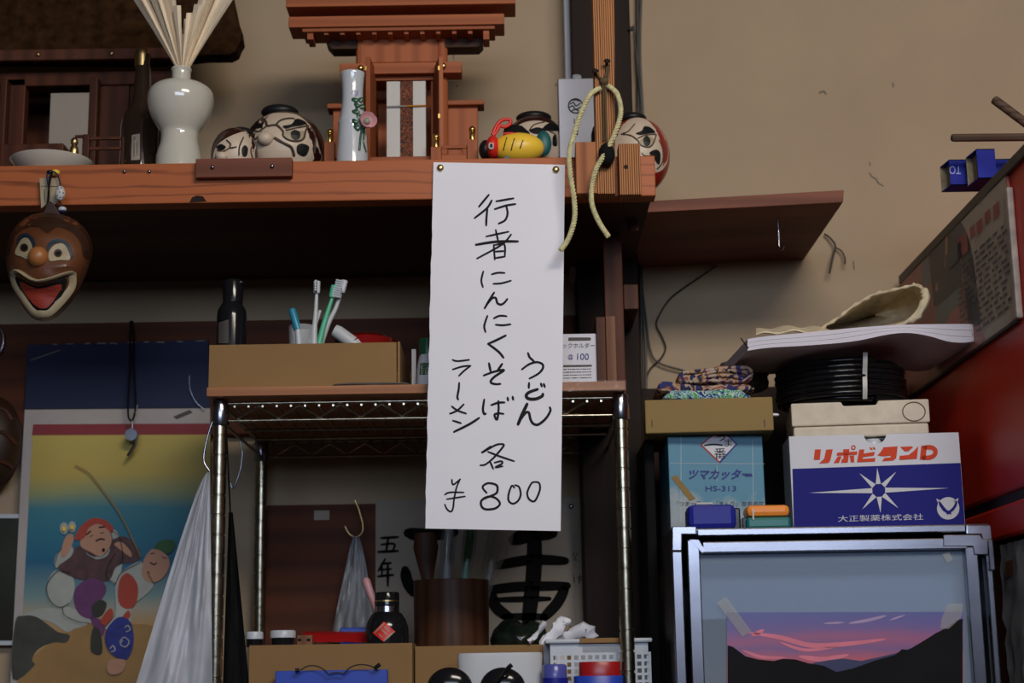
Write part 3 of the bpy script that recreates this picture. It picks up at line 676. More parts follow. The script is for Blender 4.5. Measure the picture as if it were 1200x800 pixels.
for (a, b) in (((594,161),(590,176)), ((603,162),(599,176)), ((613,164),(609.5,174))):
    m = MB(); m.tube([pj(*a, .0004), pj((a[0]+b[0])/2-.3, (a[1]+b[1])/2, .0004), pj(*b, .0004)], .0008, 6); m.build('painted_stripe', 'daruma_black', ff)
px_prism([(589,156),(592,147),(600,145),(612,147),(620,154),(624,163),(612,158),(600,155.5)], 2.095, .012).build('back_fin', 'black_matt', ff, bevel=.002)
m = MB(); m.tube([P(x, y, 2.088) for x, y in smoothline([(590,156.5),(600,156),(612,158.5),(622,163)], 4)], .0014, 8); m.build('fin_edge', 'toy_red', ff, smooth=60)
m = MB(); m.tube([P(x, y, 2.09) for x, y in smoothline([(577,158),(582,147),(588,141),(597,140),(598,145),(591,149),(586,147),(583,152),(578,159)], 4)], .0024, 8); m.build('forelock', 'toy_red', ff, smooth=60)
t = P(637, 168, 2.105); MB().ball(t, (9.5*k, 6*k, 15.5*k), 22, 14, None).build('tail', 'toy_teal', ff, smooth=60)
px_prism([(588,186),(593,182),(597,183),(598,187)], 2.079, .006).build('belly_fin', 'toy_teal', ff, bevel=.001)

# sake carton
cn = thing('drink_carton', 'white drink carton with round black emblem beside the post', 'carton', tuple(P(675,187,2.13))[:2]+(ZS,))
a = P(655, 130, 2.13).x; b = P(696, 130, 2.13).x; zf = P(675, 92, 2.13).z; zt = P(675, 82, 2.13).z
MB().box(a, b, 2.13, 2.13+(b-a), ZS, zf).build('body', 'carton_white', cn, bevel=.001)
g = [Vector((a, 2.13, zf)), Vector((a, 2.165, zt)), Vector((a, 2.175, zt)), Vector((a, 2.13+(b-a), zf))]
MB().prism(g, (b-a, 0, 0)).build('gable', 'carton_white', cn, bevel=.0006)
cc = P(676, 90, 2.138); MB().lathe(0, 0, [(0, .0065), (.008, .0065), (.009, .0055)], 16, Matrix.Translation(cc+Vector((0,.006,-.005))) @ Matrix.Rotation(math.radians(42), 4, 'X')).build('screw_cap', 'pale_plastic', cn, smooth=40)
pr = Print(on_depth(2.13), .0006)
n = 20
pr.stroke([(674.5+8.3*math.cos(2*math.pi*i/n), 124+8.3*math.sin(2*math.pi*i/n)) for i in range(n+1)], 1.6)
for s_ in ([(668,122),(672,120),(675,124),(680,121)], [(667,126),(671,124),(675,128),(681,125)], [(670,130),(674,128),(678,130)], [(671,117.5),(675,117),(679,118.5)]): pr.stroke(s_, 1.5)
pr.build('emblem', 'black_print', cn)
pr = Print(on_depth(2.13), .0006)
for s_ in ([(673,139),(673,145)], [(676.5,139),(676.8,142)], [(672.5,148),(677,147.5)], [(674.8,146),(674.6,152)], [(672.5,151),(677.2,150.5)], [(672.5,153.5),(677.5,153)], [(673,154),(673.3,158)], [(677,154),(676.8,158)], [(673,157.8),(677,157.5)]): pr.stroke(s_, 1.0)
pr.build('lettering', 'black_print', cn)

# ------------------------------------------------------------------ price sign
YP = 2.0165
sgn = thing('price_sign', 'long white paper price sign with handwritten black lettering', 'sign', tuple(P(580, 620, YP)))
cTL, cTR, cBR, cBL = (508,190), (662,193), (657,622), (498,619)
rg = random.Random(5); rag = [rg.uniform(-.6, .6) for _ in range(41)]
def wav(u, v): return YP - .0015 - .003*v - .0018*math.sin(u*3.0+.4)*v - .0012*math.sin(v*7+u*2)*v
def sheet(u, v):
    x = (1-u)*((1-v)*cTL[0]+v*cBL[0]) + u*((1-v)*cTR[0]+v*cBR[0]); y = (1-u)*((1-v)*cTL[1]+v*cBL[1]) + u*((1-v)*cTR[1]+v*cBR[1])
    j = int(round(v*40))
    if u == 0 and j > 6: x += rag[j]
    return P(x, y, wav(u, v))
m = MB(); m.grid(sheet, 10, 40, (0, .0005, 0)); sb = m.bvh(); m.build('sheet', 'paper', sgn, smooth=60)
pj = on_mesh(sb, YP-.004)
c1 = (500,215,4.325); c2 = (500,390,6.669); c3 = (500,500,6.669)
G = [
 (c1, 10.5, [[(315,57),(265,117)], [(330,85),(305,125),(243,175)], [(308,125),(303,175),(302,212)], [(353,90),(440,75)], [(345,130),(400,112),(450,104)], [(403,112),(410,150),(398,185),(365,203)]]),
 (c1, 9.5, [[(302,268),(415,244)], [(350,235),(362,290)], [(428,258),(380,310),(255,380)], [(340,310),(345,385)], [(345,312),(393,308),(396,370)], [(348,345),(390,342)], [(345,378),(396,370)]]),
 (c1, 13, [[(250,310),(350,295),(462,293)]]),
 (c1, 9.5, [[(287,445),(277,490),(285,525)], [(330,460),(360,452),(395,453)], [(338,508),(380,505),(427,492)]]),
 (c1, 11, [[(342,552),(318,590),(294,632)], [(300,620),(330,583),(350,580),(358,605),(375,613),(392,605),(409,585)]]),
 (c1, 10, [[(308,670),(292,720),(298,752)], [(340,683),(370,670),(405,672)], [(350,715),(385,718),(425,713)]]),
 (c2, 18, [[(618,20),(548,55),(480,85)], [(480,85),(560,145),(600,193)]]),
 (c2, 18, [[(487,237),(500,300)], [(590,242),(555,292)], [(447,332),(530,302),(605,290),(540,335),(505,368),(505,390),(540,400),(576,398)]]),
 (c2, 17, [[(450,520),(440,590),(448,632),(462,630)], [(505,563),(560,545),(608,543)], [(560,532),(562,600),(550,678),(530,640),(560,628),(600,632)], [(632,505),(636,528)], [(672,498),(676,522)]]),
 (c2, 17, [[(792,157),(805,190),(838,220)], [(744,285),(800,245),(860,228),(905,245),(906,280),(870,320),(804,356)]]),
 (c2, 24, [[(866,440),(800,464),(778,490),(795,513),(850,516),(900,495),(908,477)]]),
 (c2, 17, [[(800,390),(798,430)], [(893,395),(900,418)], [(915,398),(923,422)]]),
 (c2, 25, [[(785,555),(745,640),(714,714)]]),
 (c2, 19, [[(718,700),(770,628),(798,622),(810,670),(830,706),(870,716),(930,670),(966,610),(962,582)]]),
 (c2, 14, [[(202,210),(240,220),(332,210)], [(204,285),(280,262),(343,256)], [(343,256),(290,298),(252,335)]]),
 (c2, 16, [[(254,390),(250,440),(240,500),(247,520)]]),
 (c2, 15, [[(290,557),(240,605),(182,631)], [(197,574),(240,605),(308,630)], [(205,685),(268,705)]]),
 (c2, 18, [[(410,664),(330,715),(213,773)]]),
 (c3, 15, [[(500,152),(428,203),(470,180),(545,140),(600,137),(590,165),(520,245),(460,293),(420,300)], [(480,195),(570,230),(683,268)], [(497,275),(520,328)], [(530,280),(583,268),(588,288),(537,316),(593,308)]]),
 (c3, 13, [[(197,412),(200,440),(213,450),(262,408)], [(262,408),(235,470),(215,560),(205,640),(185,662),(157,640),(142,606)], [(142,530),(180,512),(290,512)], [(157,565),(300,543)]]),
 (c3, 17, [[(468,515),(437,470),(480,440),(545,455),(553,500),(530,528),(440,565),(424,600),(440,635),(480,645),(540,635),(572,600),(545,560),(490,543),(445,558)]]),
 (c3, 15, [[(685,475),(665,460),(642,520),(640,575),(672,600),(712,580),(735,530),(722,470),(690,455)]]),
 (c3, 15, [[(855,430),(820,440),(787,510),(797,560),(833,583),(858,560),(885,490),(880,440),(852,430)]]),
]
pr = Print(pj, .0003)
for crop, wd, strokes in G:
    pr.c = crop
    for s_ in strokes: pr.stroke(s_, wd*1.12, True, .8)
pr.build('lettering', 'ink', sgn)
for (x, y, mt) in ((516, 196.5, 'brass'), (651.5, 198.5, 'brass')):
    c = P(x, y, YP-.003); m = MB(); m.ball(c, (.0046, .0028, .0046), 18, 10); m.build('thumbtack', mt, sgn, smooth=60)

# ------------------------------------------------------------------ burnt stick held in a slot, with rope
YK = 1.992
sk = thing('burnt_cedar_stick', 'tall striped burnt cedar stick standing in a slot on the shelf edge', 'stick', tuple(P(711, 228, YK)))
m = MB(); a0 = [P(699.5,227,YK), P(721.5,227,YK), P(719.5,-40,YK), P(693,-40,YK)]
m.prism(a0, (0, .026, 0)); m.build('shaft', 'burnt_cedar', sk, bevel=.001)
for (x, y) in ((697.5, 83), (711.5, 71.5)):
    c = P(x, y, YK-.012); m = MB(); m.tube([c+Vector((0,.013,.0)), c], .0016, 8); m.ball(c, (.0046,.0018,.0032), 12, 6); m.build('bent_nail', 'dark_post', sk, smooth=50)
c = P(711, 181, YK-.010); m = MB(); m.ball(c, (.0105, .011, .0155), 18, 12); m.build('knob', 'black_matt', sk, smooth=60)
plain('twine', A(104,84,56,K*.55), .9, 0, .2, 200)
for pts in ([(698,85),(704,93),(706.5,100),(707,130),(707.5,165)], [(712,74),(710,88),(709.5,98),(710,130),(711,172)], [(713.5,76),(712,92),(711.5,100)]):
    m = MB(); m.tube([P(x, y, YK-.0035) for x, y in smoothline(pts, 4)], .0015, 6); m.build('twine_loop', 'twine', sk, smooth=60)
kn = MB(); kn.ball(P(708, 95, YK-.004), (.006,.004,.005), 12, 8); kn.build('twine_knot', 'twine', sk, smooth=60)
for i, (x0, x1, y0, y1, mt) in enumerate(((675, 699, 166, 226.5, 'plain_cedar'), (725.5, 751, 168, 228, 'burnt_cedar'))):
    m = MB(); m.pbox(x0, y0, x1, y1, YK, YS-YK-.0003)
    one(m, 'cedar_block', mt, ('plain reddish cedar block nailed left of the burnt stick', 'striped burnt cedar block with a dark knot right of the stick')[i], 'block', bevel=.001)
pr = Print(on_depth(YK), .0003); pr.disc(733.5, 195.5, 2.6); o = pr.build('knot', 'dark_post', bpy.data.objects['cedar_block.001'])
c = P(702, 157, 2.07); m = MB(); m.plathe(702, [(187,9),(170,9.5),(158,9.5),(150,7.5),(146,4)], 2.07, 18)
for i, v in enumerate(m.v): m.v[i] = (v[0], v[1], ZS if v[2] < P(702,186,2.07).z else v[2])
one(m, 'small_jar', 'black_plastic', 'small dark jar half hidden behind the burnt stick', 'jar', smooth=50)
# twisted rope: two hanging ends
rp = thing('twisted_rope', 'pale twisted rope looped over the nails with two hanging ends', 'rope', tuple(P(708, 100, YK-.012)))
def twist(pts, r, turns, Ys):
    cl = smoothline([P(x, y, yy) for (x, y), yy in zip(pts, Ys)], 14); cl = [Vector(p) for p in cl]; n = len(cl)
    for sidx in range(3):
        ll = []
        for i, p in enumerate(cl):
            t = (cl[min(i+1,n-1)]-cl[max(i-1,0)]).normalized(); a = t.cross(Vector((0,1,0)))
            a = a.normalized() if a.length > 1e-5 else Vector((1,0,0)); b = t.cross(a)
            th = 2*math.pi*(turns*i/n + sidx/3); ll.append(p + a*(r*math.cos(th)) + b*(r*math.sin(th)))
        m = MB(); m.tube(ll, r*.72, 7); m.build('strand', 'rope', rp, smooth=60)
twist([(703,103.5),(698,106),(690,113),(680,135),(672,160),(667,180),(668.5,205),(673,235),(673,258),(666,280),(657,293)], .0022, 24, [YK-.0065, YK-.008]+[YK-.012]*7+[YK-.01, YK-.01])
twist([(713,101),(718,104.5),(724,112),(727.5,130),(723,150),(712,175),(699,197),(693.5,220),(694,240),(702,260),(713,277)], .0022, 24, [YK-.0065, YK-.009]+[YK-.016]*4+[YK-.018]+[YK-.014]*4)

# ------------------------------------------------------------------ clown mask
YM = 1.99
mk = thing('carved_mask', 'carved wooden clown mask with wide cream mouth hanging from the shelf', 'mask', tuple(P(55, 376, YM)))
cM = (0,180,4)
outl = [(218,275),(290,285),(360,315),(410,370),(435,440),(425,500),(405,560),(375,625),(335,695),(285,750),(240,778),(195,785),(145,765),(95,700),(55,625),(35,555),(28,490),(35,420),(65,350),(120,300),(170,282)]
outp = smoothline([(cM[0]+x/4, cM[1]+y/4) for x, y in outl], 2, True)
cx_, cy_ = 52, 312
def mask_pt(s, th_i):
    x, y = outp[th_i]; px_, py_ = cx_+(x-cx_)*s, cy_+(y-cy_)*s
    bul = .055*math.sqrt(max(0, 1-s*s))
    # brow ridge, cheek roll, chin
    g = lambda X, Y_, rx, ry, h: h*math.exp(-((px_-X)/rx)**2-((py_-Y_)/ry)**2)
    bul += g(45, 275, 26, 5, .004) + g(20, 312, 13, 5, .005) + g(80, 312, 15, 5, .005) + g(50, 366, 18, 6, .004) - g(50, 343, 17, 11, .010) - g(28, 292, 8, 6, .003) - g(68, 294, 9, 6, .003)
    return P(px_, py_, YM-bul)
m = MB(); n = len(outp); R = 14; vs = [mask_pt(r/R, i) for r in range(R, 0, -1) for i in range(n)] + [mask_pt(0, 0)]
fs = [(r*n+i, r*n+(i+1)%n, (r+1)*n+(i+1)%n, (r+1)*n+i) for r in range(R-1) for i in range(n)] + [((R-1)*n+i, (R-1)*n+(i+1)%n, R*n) for i in range(n)]
m.add(vs, fs); mb_ = m.bvh()
back = [P(x, y, YM+.004) for x, y in outp]; k0 = len(m.v); m.v += [tuple(p) for p in back]; m.f += [(i, (i+1)%n, k0+(i+1)%n, k0+i) for i in range(n)] + [tuple(k0+i for i in range(n))]
m.build('face', 'mask_wood', mk, smooth=50); pj = on_mesh(mb_, YM-.02)
def mp(name, mat, pts, off, sub=2, parent=None): pr = Print(pj, off, cM, sub=sub); pr.poly(pts, True); return pr.build(name, mat, parent or mk)
mp('hair', 'mask_hair', [(218,278),(300,290),(365,320),(412,380),(432,440),(420,495),(390,480),(378,420),(340,370),(270,345),(222,372),(180,345),(120,350),(70,390),(45,470),(32,480),(38,420),(68,352),(122,303),(170,285)], .0008, 3)
for brow in ([(80,400),(95,378),(125,372),(155,395),(165,425),(155,440),(140,405),(120,390),(98,400),(80,430)], [(218,440),(235,410),(280,398),(325,425),(343,480),(330,490),(312,445),(280,418),(248,425),(226,455)]): mp('eyebrow', 'mask_blue', brow, .0014)
for ey, (ix, iy) in (([(70,468),(85,425),(105,398),(130,396),(150,430),(148,470),(132,495),(100,482)], (113,440)), ([(228,465),(255,428),(290,420),(315,445),(328,495),(280,498),(235,502)], (272,465))):
    e = mp('eye', 'mask_cream', ey, .0016)
    pr = Print(pj, .0024, cM, sub=1); pr.disc(ix, iy, 19); ir = pr.build('iris', 'mask_hair', e)
    pr = Print(pj, .0030, cM, sub=1); pr.disc(ix, iy, 10); pr.build('pupil', 'ink', e)
nz = pj(45, 301, 0); kk = S(45, 301, 1.94); MB().ball(nz+Vector((0,-.001,0)), (11.8*kk, 11*kk, 12.3*kk), 22, 14).build('nose', 'mask_nose', mk, smooth=60)
mo = mp('mouth', 'ink', [(75,575),(180,622),(305,580),(298,650),(225,738),(155,720),(95,640)], .0012)
mp('tongue', 'mask_tongue', [(95,600),(180,632),(285,612),(270,660),(220,722),(165,712),(115,650)], .0022, parent=mo)
lp = smoothline([(68,565),(90,552),(180,598),(318,560),(335,575),(325,635),(245,728),(200,745),(155,735),(88,640),(66,590)], 4, True)
m = MB(); m.tube([pj(cM[0]+x/4, cM[1]+y/4, .0008) for x, y in lp], .0060, 8, True, .40); m.build('lip_rim', 'mask_cream', mk, smooth=60)
m = MB(); m.tube([P(x, y, 2.0) for x, y in smoothline([(54,252),(56,235),(58,215),(61,203)], 4)], .0012, 6); m.build('hanging_cord', 'black_matt', mk)
m = MB(); px_prism([(46,258),(52,246),(56,236),(62,238),(70,250),(76,256),(66,262)], 1.993, .006).build('mount', 'mask_hair', mk, bevel=.001)
# key tag
kt = thing('key_tag', 'cream wooden tag and dotted white bead strap hung on the shelf edge', 'tag', tuple(P(60, 205, 2.008)))
px_prism([(46,208.5),(69,208),(70,234),(64,240),(59,236),(48,244)], 2.010, .0025).build('wooden_tag', 'mask_cream', kt, bevel=.0005)
pr = Print(on_depth(2.010), .0004); pr.stroke([(48,218),(68,218.5)], .8); pr.stroke([(52,222),(52.5,236)], 1); pr.stroke([(58,222),(58,233)], .9); pr.build('tag_mark', 'daruma_line', kt)
bd = MB(); c = P(70.5, 226.5, 1.995); k = S(70, 226, 1.995); bd.ball(c, (6*k, 5*k, 9*k), 18, 12); bb = bd.bvh(); be = bd.build('bead', 'white_paint', kt, smooth=60)
pr = Print(on_mesh(bb, 1.99), .0005)
for x, y in ((68,221),(72,220),(70,225),(74,226),(67,229),(71,231),(74,231),(69,234)): pr.disc(x, y, .8, .8, 6)
pr.build('dots', 'navy_print', be)
m = MB(); c2_ = P(73, 245, 1.996); m.ball(c2_, (5*k, 4*k, 3.2*k), 14, 8); m.build('bell', 'pale_plastic', kt, smooth=60)
m = MB(); m.ball(P(73.5, 248, 1.996), (5*k, 4*k, 2*k), 14, 8); m.build('bell_foot', 'calendar_navy', kt, smooth=60)
for pts in ([(57,238),(57.5,215),(59,203),(63,201),(68,206),(71,218)], [(70,236),(72,242)], [(59,203),(55,205),(57,220)]):
    m = MB(); m.tube([P(x, y, 2.003) for x, y in smoothline(pts, 4)], .001, 6); m.build('strap', 'calendar_navy', kt)
m = MB(); m.ball(P(65, 202, 2.008), (.006,.005,.004), 12, 8); m.build('knot', 'toy_yellow', kt, smooth=60)
m = MB(); m.ball(P(59, 202, 2.006), (.005,.006,.003), 12, 8); m.build('clip', 'black_plastic', kt, smooth=60)

# ------------------------------------------------------------------ steel rack
YRF, YRB = 2.065, 2.412
RXL = P(258.5, 480, YRF).x; RXR = P(727, 475, YRF).x; RP = .0092
ZB = P(490, 450, 2.04).z; ZB0 = P(490, 460.5, 2.04).z         # board top and bottom
rk = thing('wire_rack', 'chrome wire rack with grooved posts holding a wooden top board', 'rack', ((RXL+RXR)/2, YRF, 0))
for x, y in ((RXL, YRF), (RXR, YRF), (RXL, YRB), (RXR, YRB)):
    prof = [(0, RP)]
    z = .9
    while z < ZB0-.006:
        prof += [(z-.0015, RP), (z-.0009, RP*.86), (z+.0009, RP*.86), (z+.0015, RP)]; z += .0254
    prof.append((ZB0-.004, RP)); m = MB(); m.lathe(x, y, prof, 20); p_ = m.build('post', 'old_chrome', rk, smooth=30)
    m = MB(); m.lathe(x, y, [(ZB0-.004, RP*.98), (ZB0-.001, RP*.7), (ZB0-.0002, .003)], 18); m.build('post_cap', 'black_plastic', p_, smooth=50)
def wire_shelf(zt, mat):
    zb = zt-.0225
    for x, y in ((RXL, YRF), (RXR, YRF), (RXL, YRB), (RXR, YRB)):
        m = MB(); m.lathe(x, y, [(zt-.029, .0115), (zt-.028, .012), (zt+.0025, .0105), (zt+.0035, .010)], 20); m.build('collar', 'steel', rk, smooth=40)
    for y in (YRF, YRB):
        for z in (zt, zb):
            m = MB(); m.tube([(RXL+.009, y, z), (RXR-.009, y, z)], .0021, 8); m.build('rail_wire', mat, rk, smooth=50)
        m = MB(); x = RXL+.022; pts = []; up = False
        while x < RXR-.02: pts.append((x, y+.001, zt-.004 if up else zb+.003)); x += .0265; up = not up
        m.tube(pts, .0016, 6); m.build('zigzag_wire', mat, rk, smooth=50)
    for x in (RXL, RXR):
        for z in (zt, zb):
            m = MB(); m.tube([(x, YRF+.009, z), (x, YRB-.009, z)], .0021, 8); m.build('rail_wire', mat, rk, smooth=50)
    first = None; x = RXL+.018
    while x < RXR-.012:
        if first is None:
            m = MB(); m.tube([(x, YRF-.001, zt-.0040), (x, YRB+.001, zt-.0040)], .0016, 6); first = m.build('cross_wire', mat, rk, smooth=50); x0 = x
        else:
            c = first.copy(); COL.objects.link(c); c.parent = rk; c.location.x = first.location.x + x-x0
        x += .0182
    for y in (2.15, 2.235, 2.32):
        m = MB(); m.tube([(RXL+.004, y, zt-.009), (RXR-.004, y, zt-.009)], .0022, 6); m.build('brace_wire', mat, rk, smooth=50)
wire_shelf(P(490, 469.5, YRF).z, 'old_chrome')
ZL = 1.215
wire_shelf(ZL-.004, 'old_chrome')
tb = thing('rack_board', 'thin plywood board lying on top of the wire rack', 'board', ((RXL+RXR)/2, 2.04, ZB0))
a = P(242, 455, 2.04).x; b = P(733, 455, 2.04).x
MB().box(a, b, 2.04, 2.425, ZB0, ZB).build('plank', 'board_wood', tb, bevel=.001)
m = MB(); rg = random.Random(9); xw = P(640, 455, 2.04).x
m.grid(lambda u, v: Vector((xw+(b-xw+.001)*u, 2.0385+rg.uniform(-.0008,.0008), ZB0-.001+(ZB-ZB0+.002)*v)), 26, 4); m.build('plastic_wrap', 'wrap_film', tb)

# things on the rack top
def onb(px0, py0, px1, Y, d, z=ZB, bev=.0012): return MB().pbox(px0, py0, px1, py0+10, Y, d, z0=z)
ct = thing('cardboard_tray', 'open brown cardboard tray of toiletries on the rack top', 'box', tuple(P(357, 450, 2.07))[:2]+(ZB,))
xa_, xb_ = P(245, 425, 2.065).x, P(470, 425, 2.065).x; zt_ = P(357, 402.5, 2.065).z
MB().box(xa_, xb_-.006, 2.065, 2.068, ZB, zt_).build('front_panel', 'cardboard', ct)
MB().box(xa_, xb_, 2.27, 2.273, ZB, zt_).build('back_panel', 'cardboard', ct)
MB().box(xa_, xa_+.003, 2.068, 2.27, ZB, zt_).build('side_panel', 'cardboard', ct); MB().box(xb_-.0045, xb_-.0015, 2.066, 2.27, ZB, zt_+.001).build('side_panel', 'cardboard', ct)
MB().box(xa_+.003, xb_-.005, 2.068, 2.27, ZB, ZB+.003).build('bottom_panel', 'cardboard', ct)
ZT = ZB+.0032
bt = thing('shampoo_bottle', 'black shampoo bottle with flip cap standing in the cardboard tray', 'bottle', tuple(P(271, 402, 2.12))[:2]+(ZT,))
c = P(271.5, 380, 2.12); k = S(271.5, 380, 2.12); zz = lambda py, Y=2.12, x=271.5: P(x, py, Y).z
m = MB(); m.lathe(c.x, 2.12, [(ZT, 17*k), (zz(372), 17.5*k), (zz(364), 16.5*k), (zz(358), 13*k), (zz(355), 11.5*k)], 28); bvv = m.bvh(); m.build('body', 'black_plastic', bt, smooth=50)
m = MB(); m.lathe(c.x+.001, 2.12, [(zz(355), 11.8*k), (zz(332), 12*k), (zz(329), 11*k)], 24); m.build('flip_cap', 'black_plastic', bt, smooth=40)
m = MB(); m.ball((c.x+10*k, 2.115, zz(332.5)), (4.5*k, 4*k, 3.6*k), 14, 8); m.build('cap_spout', 'black_plastic', bt, smooth=60)
pr = Print(on_mesh(bvv, 2.11), .0005, sub=2); pr.poly([(256,378),(268,374),(268,402),(256,402)]); pr.build('label', 'news_grey', bt)
cup = MB(); cc = P(354, 400, 2.115); k = S(354, 400, 2.115)
zr = P(354, 383, 2.115).z
cup.lathe(cc.x, 2.115, [(ZT, 13*k), (zr, 16*k), (zr+.0008, 15.6*k), (zr, 15*k), (ZT+.004, 12*k)], 28)
one(cup, 'clear_cup', 'cup_clear', 'clear plastic cup holding toothbrushes in the tray', 'cup', smooth=40)
def brush(name, mat, pts, head, label, hr, Y):
    t = thing(name, label, 'toothbrush', (P(*pts[0], Y).x, Y, ZT+.006), 'toothbrushes in the clear cup')
    L_ = smoothline([P(x, y, Y+dy) for x, y, dy in [(p[0], p[1], 0) for p in pts]], 5)
    bot = Vector(L_[0]); bot.z = ZT+.006; n = len(L_); L_ = [tuple(bot)] + L_
    rr = [.0042]*1 + [.0046-(.0024*i/n) for i in range(n)]
    m = MB(); m.tube(L_, rr, 8); m.build('handle', mat, t, smooth=60)
    (hx, hy), (ex, ey) = head; h0 = P(hx, hy, Y); h1 = P(ex, ey, Y); m = MB(); m.tube(smoothline([h0, h0.lerp(h1, .3), h0.lerp(h1, .8), h1], 3), [.003]+[.0046]*8+[.003], 10, False, .6)
    hd = m.build('head', mat, t, smooth=60)
    ax = (h1-h0).normalized(); side = Vector((ax.z, 0, -ax.x))*hr
    m = MB(); 
    for i in range(5):
        for j in (-1, 1):
            q_ = h0.lerp(h1, .15+.17*i)+Vector((0, j*.002, 0)); m.tube([q_, q_+(side if hr else Vector((0,-1,0)))*.011+Vector((0,0,0))], .0014, 6)
    m.build('bristles', 'pale_plastic', hd, label='pale bristles')
    return t
brush('toothbrush', 'white_plastic', [(368,402),(368.5,385),(370,365),(371,345)], ((371,344),(371.5,329)), 'white toothbrush standing upright on the left of the cup', 0, 2.108)
brush('toothbrush', 'mint_plastic', [(374,402),(379,382),(385,362),(389,350)], ((389,349),(392,334)), 'green toothbrush leaning between two white ones', 1, 2.118)
brush('toothbrush', 'white_plastic', [(376,402),(384,380),(393,362),(399,345)], ((400,343),(404,328)), 'white toothbrush leaning furthest right behind the green one', -1, 2.126)
m = MB(); m.tube([P(363,402,2.112), P(375,364,2.125)], .0024, 8); one(m, 'slim_stick', 'white_plastic', 'thin white plastic stick among the toothbrushes', 'stick', smooth=50)
pn = thing('marker_pen', 'marker pen with bright blue cap standing in the tray', 'pen', (P(352,402,2.10).x, 2.10, ZT))
q0 = P(355,402,2.10); q0.z = ZT+.0005; q1 = P(349,386,2.10); q2 = P(342,362,2.10)
m = MB(); m.tube([q0, q1], .0040, 12); m.build('barrel', 'pale_plastic', pn, smooth=50); m = MB(); m.tube([q1, q1.lerp(q2,.9), q2], [.0052,.0050,.0042], 12); m.build('cap', 'cyan_plastic', pn, smooth=50)
tu = thing('cream_tube', 'white capped cream tube leaning in the tray', 'tube', (P(405,402,2.13).x, 2.13, ZT))
m = MB(); m.tube([P(392,387,2.13), P(396,389,2.13), P(414,402,2.13)], [.0085,.0092,.0092], 16); m.build('cap', 'white_plastic', tu, smooth=50)
m = MB(); p_ = P(414,402,2.13); p2_ = Vector((p_.x+.05, 2.13, ZT+.009)); m.tube([p_, p2_], [.0088, .0088], 16); m.build('body', 'white_plastic', tu, smooth=50)
m = MB(); c = P(428, 400, 2.17); k = S(428, 400, 2.17); zt_ = P(428, 393, 2.17).z
m.lathe(c.x, 2.17, [(ZT, 14*k), (ZT+.01, 25*k), (zt_-.016, 35*k), (zt_-.008, 36*k), (zt_-.003, 28*k), (zt_, 12*k)], 32); one(m, 'lacquer_bowl', 'red_lacquer', 'covered red lacquer bowl sitting in the cardboard tray', 'bowl', smooth=50)
m = MB(); c = P(435, 449, 2.055); m.lathe(c.x, 2.054, [(ZB, .010), (ZB+.0025, .012), (ZB+.004, .0115)], 24, M4=Matrix.Translation((c.x,2.053,0)) @ Matrix.Scale(4.2, 4, (1,0,0)) @ Matrix.Translation((-c.x,-2.053,0)))
one(m, 'flat_dish', 'grey_cloth', 'flat dark metal strip dish lying before the tray', 'dish', smooth=50)
gb = thing('spray_bottle', 'white spray bottle with green cap partly behind the price sign', 'bottle', (P(497,450,2.085).x, 2.085, ZB))
m = MB(); m.plathe(501, [(450,13.5),(432,12.5),(421,10.5),(416,9)], 2.085, 24)
for i, v in enumerate(m.v): m.v[i] = (v[0], v[1], ZB if v[2] < P(501,449,2.085).z else v[2])
bvv = m.bvh(); m.build('body', 'pale_plastic', gb, smooth=50)
m = MB(); m.plathe(501, [(416,10),(400,10.2),(397,9)], 2.085, 24); m.build('cap', 'green_plastic', gb, smooth=40)
pr = Print(on_mesh(bvv, 2.075), .0004, sub=2); pr.poly([(492.5,425),(510,425),(510,439),(491.5,439)]); lb = pr.build('label', 'green_plastic', gb)
pr = Print(on_mesh(bvv, 2.075), .0009); pr.text('ヒノ', (494, 426, 505, 432)); pr.text('ル', (494, 433, 502, 438)); pr.build('lettering', 'mask_cream', lb)
m = MB(); m.pbox(482.5, 409, 487.5, 449, 2.105, .002, z0=ZB); one(m, 'white_card', 'white_paint', 'narrow white card standing behind the spray bottle', 'card')
# price box and wood blocks
bx = thing('price_box', 'white printed price box with blue 100 lettering next to the wood block', 'box', (P(680,447,2.09).x, 2.09, ZB))
m = MB(); m.pbox(640, 391, 701, 447, 2.09, .03, z0=ZB); m.build('carton', 'carton_white', bx, bevel=.001)
cS = (640,370,5); pr = Print(on_depth(2.09), .0005, cS)
pr.poly([(130,128),(140,126),(258,126),(264,134),(258,144),(130,146)]); pr.poly([(100,288),(268,286),(268,297),(100,300)]); pr.build('banner', 'news_grey', bx)
pr = Print(on_depth(2.09), .0008, cS); pr.text('ックホルダー', (98, 158, 285, 188)); pr.build('title', 'poster_navy', bx)
pr = Print(on_depth(2.09), .0008, cS); pr.text('100', (182, 220, 250, 257)); pr.text('@', (128, 226, 158, 256)); pr.build('price', 'navy_print', bx)
pr = Print(on_depth(2.09), .0008, cS)
for y in (315, 332, 349, 366):
    x = 102
    while x < 262: pr.stroke([(x, y-.02*x), (x+rnd.uniform(5,11), y-.02*x)], 4); x += rnd.uniform(10, 16)
pr.build('fine_print', 'news_grey', bx)
for i, (x0, x1, yt, Y, mt) in enumerate(((699, 710, 371, 2.085, 'post_wood'), (710.5, 722, 370, 2.092, 'block_wood'))):
    m = MB(); m.pbox(x0, yt, x1, 447, Y, .05, z0=ZB)
    one(m, 'wood_block', mt, ('darker upright wood offcut touching the price box on the rack', 'paler upright wood offcut at the right end of the rack top')[i], 'block', bevel=.001)

# ------------------------------------------------------------------ inside the rack
YW = 2.435
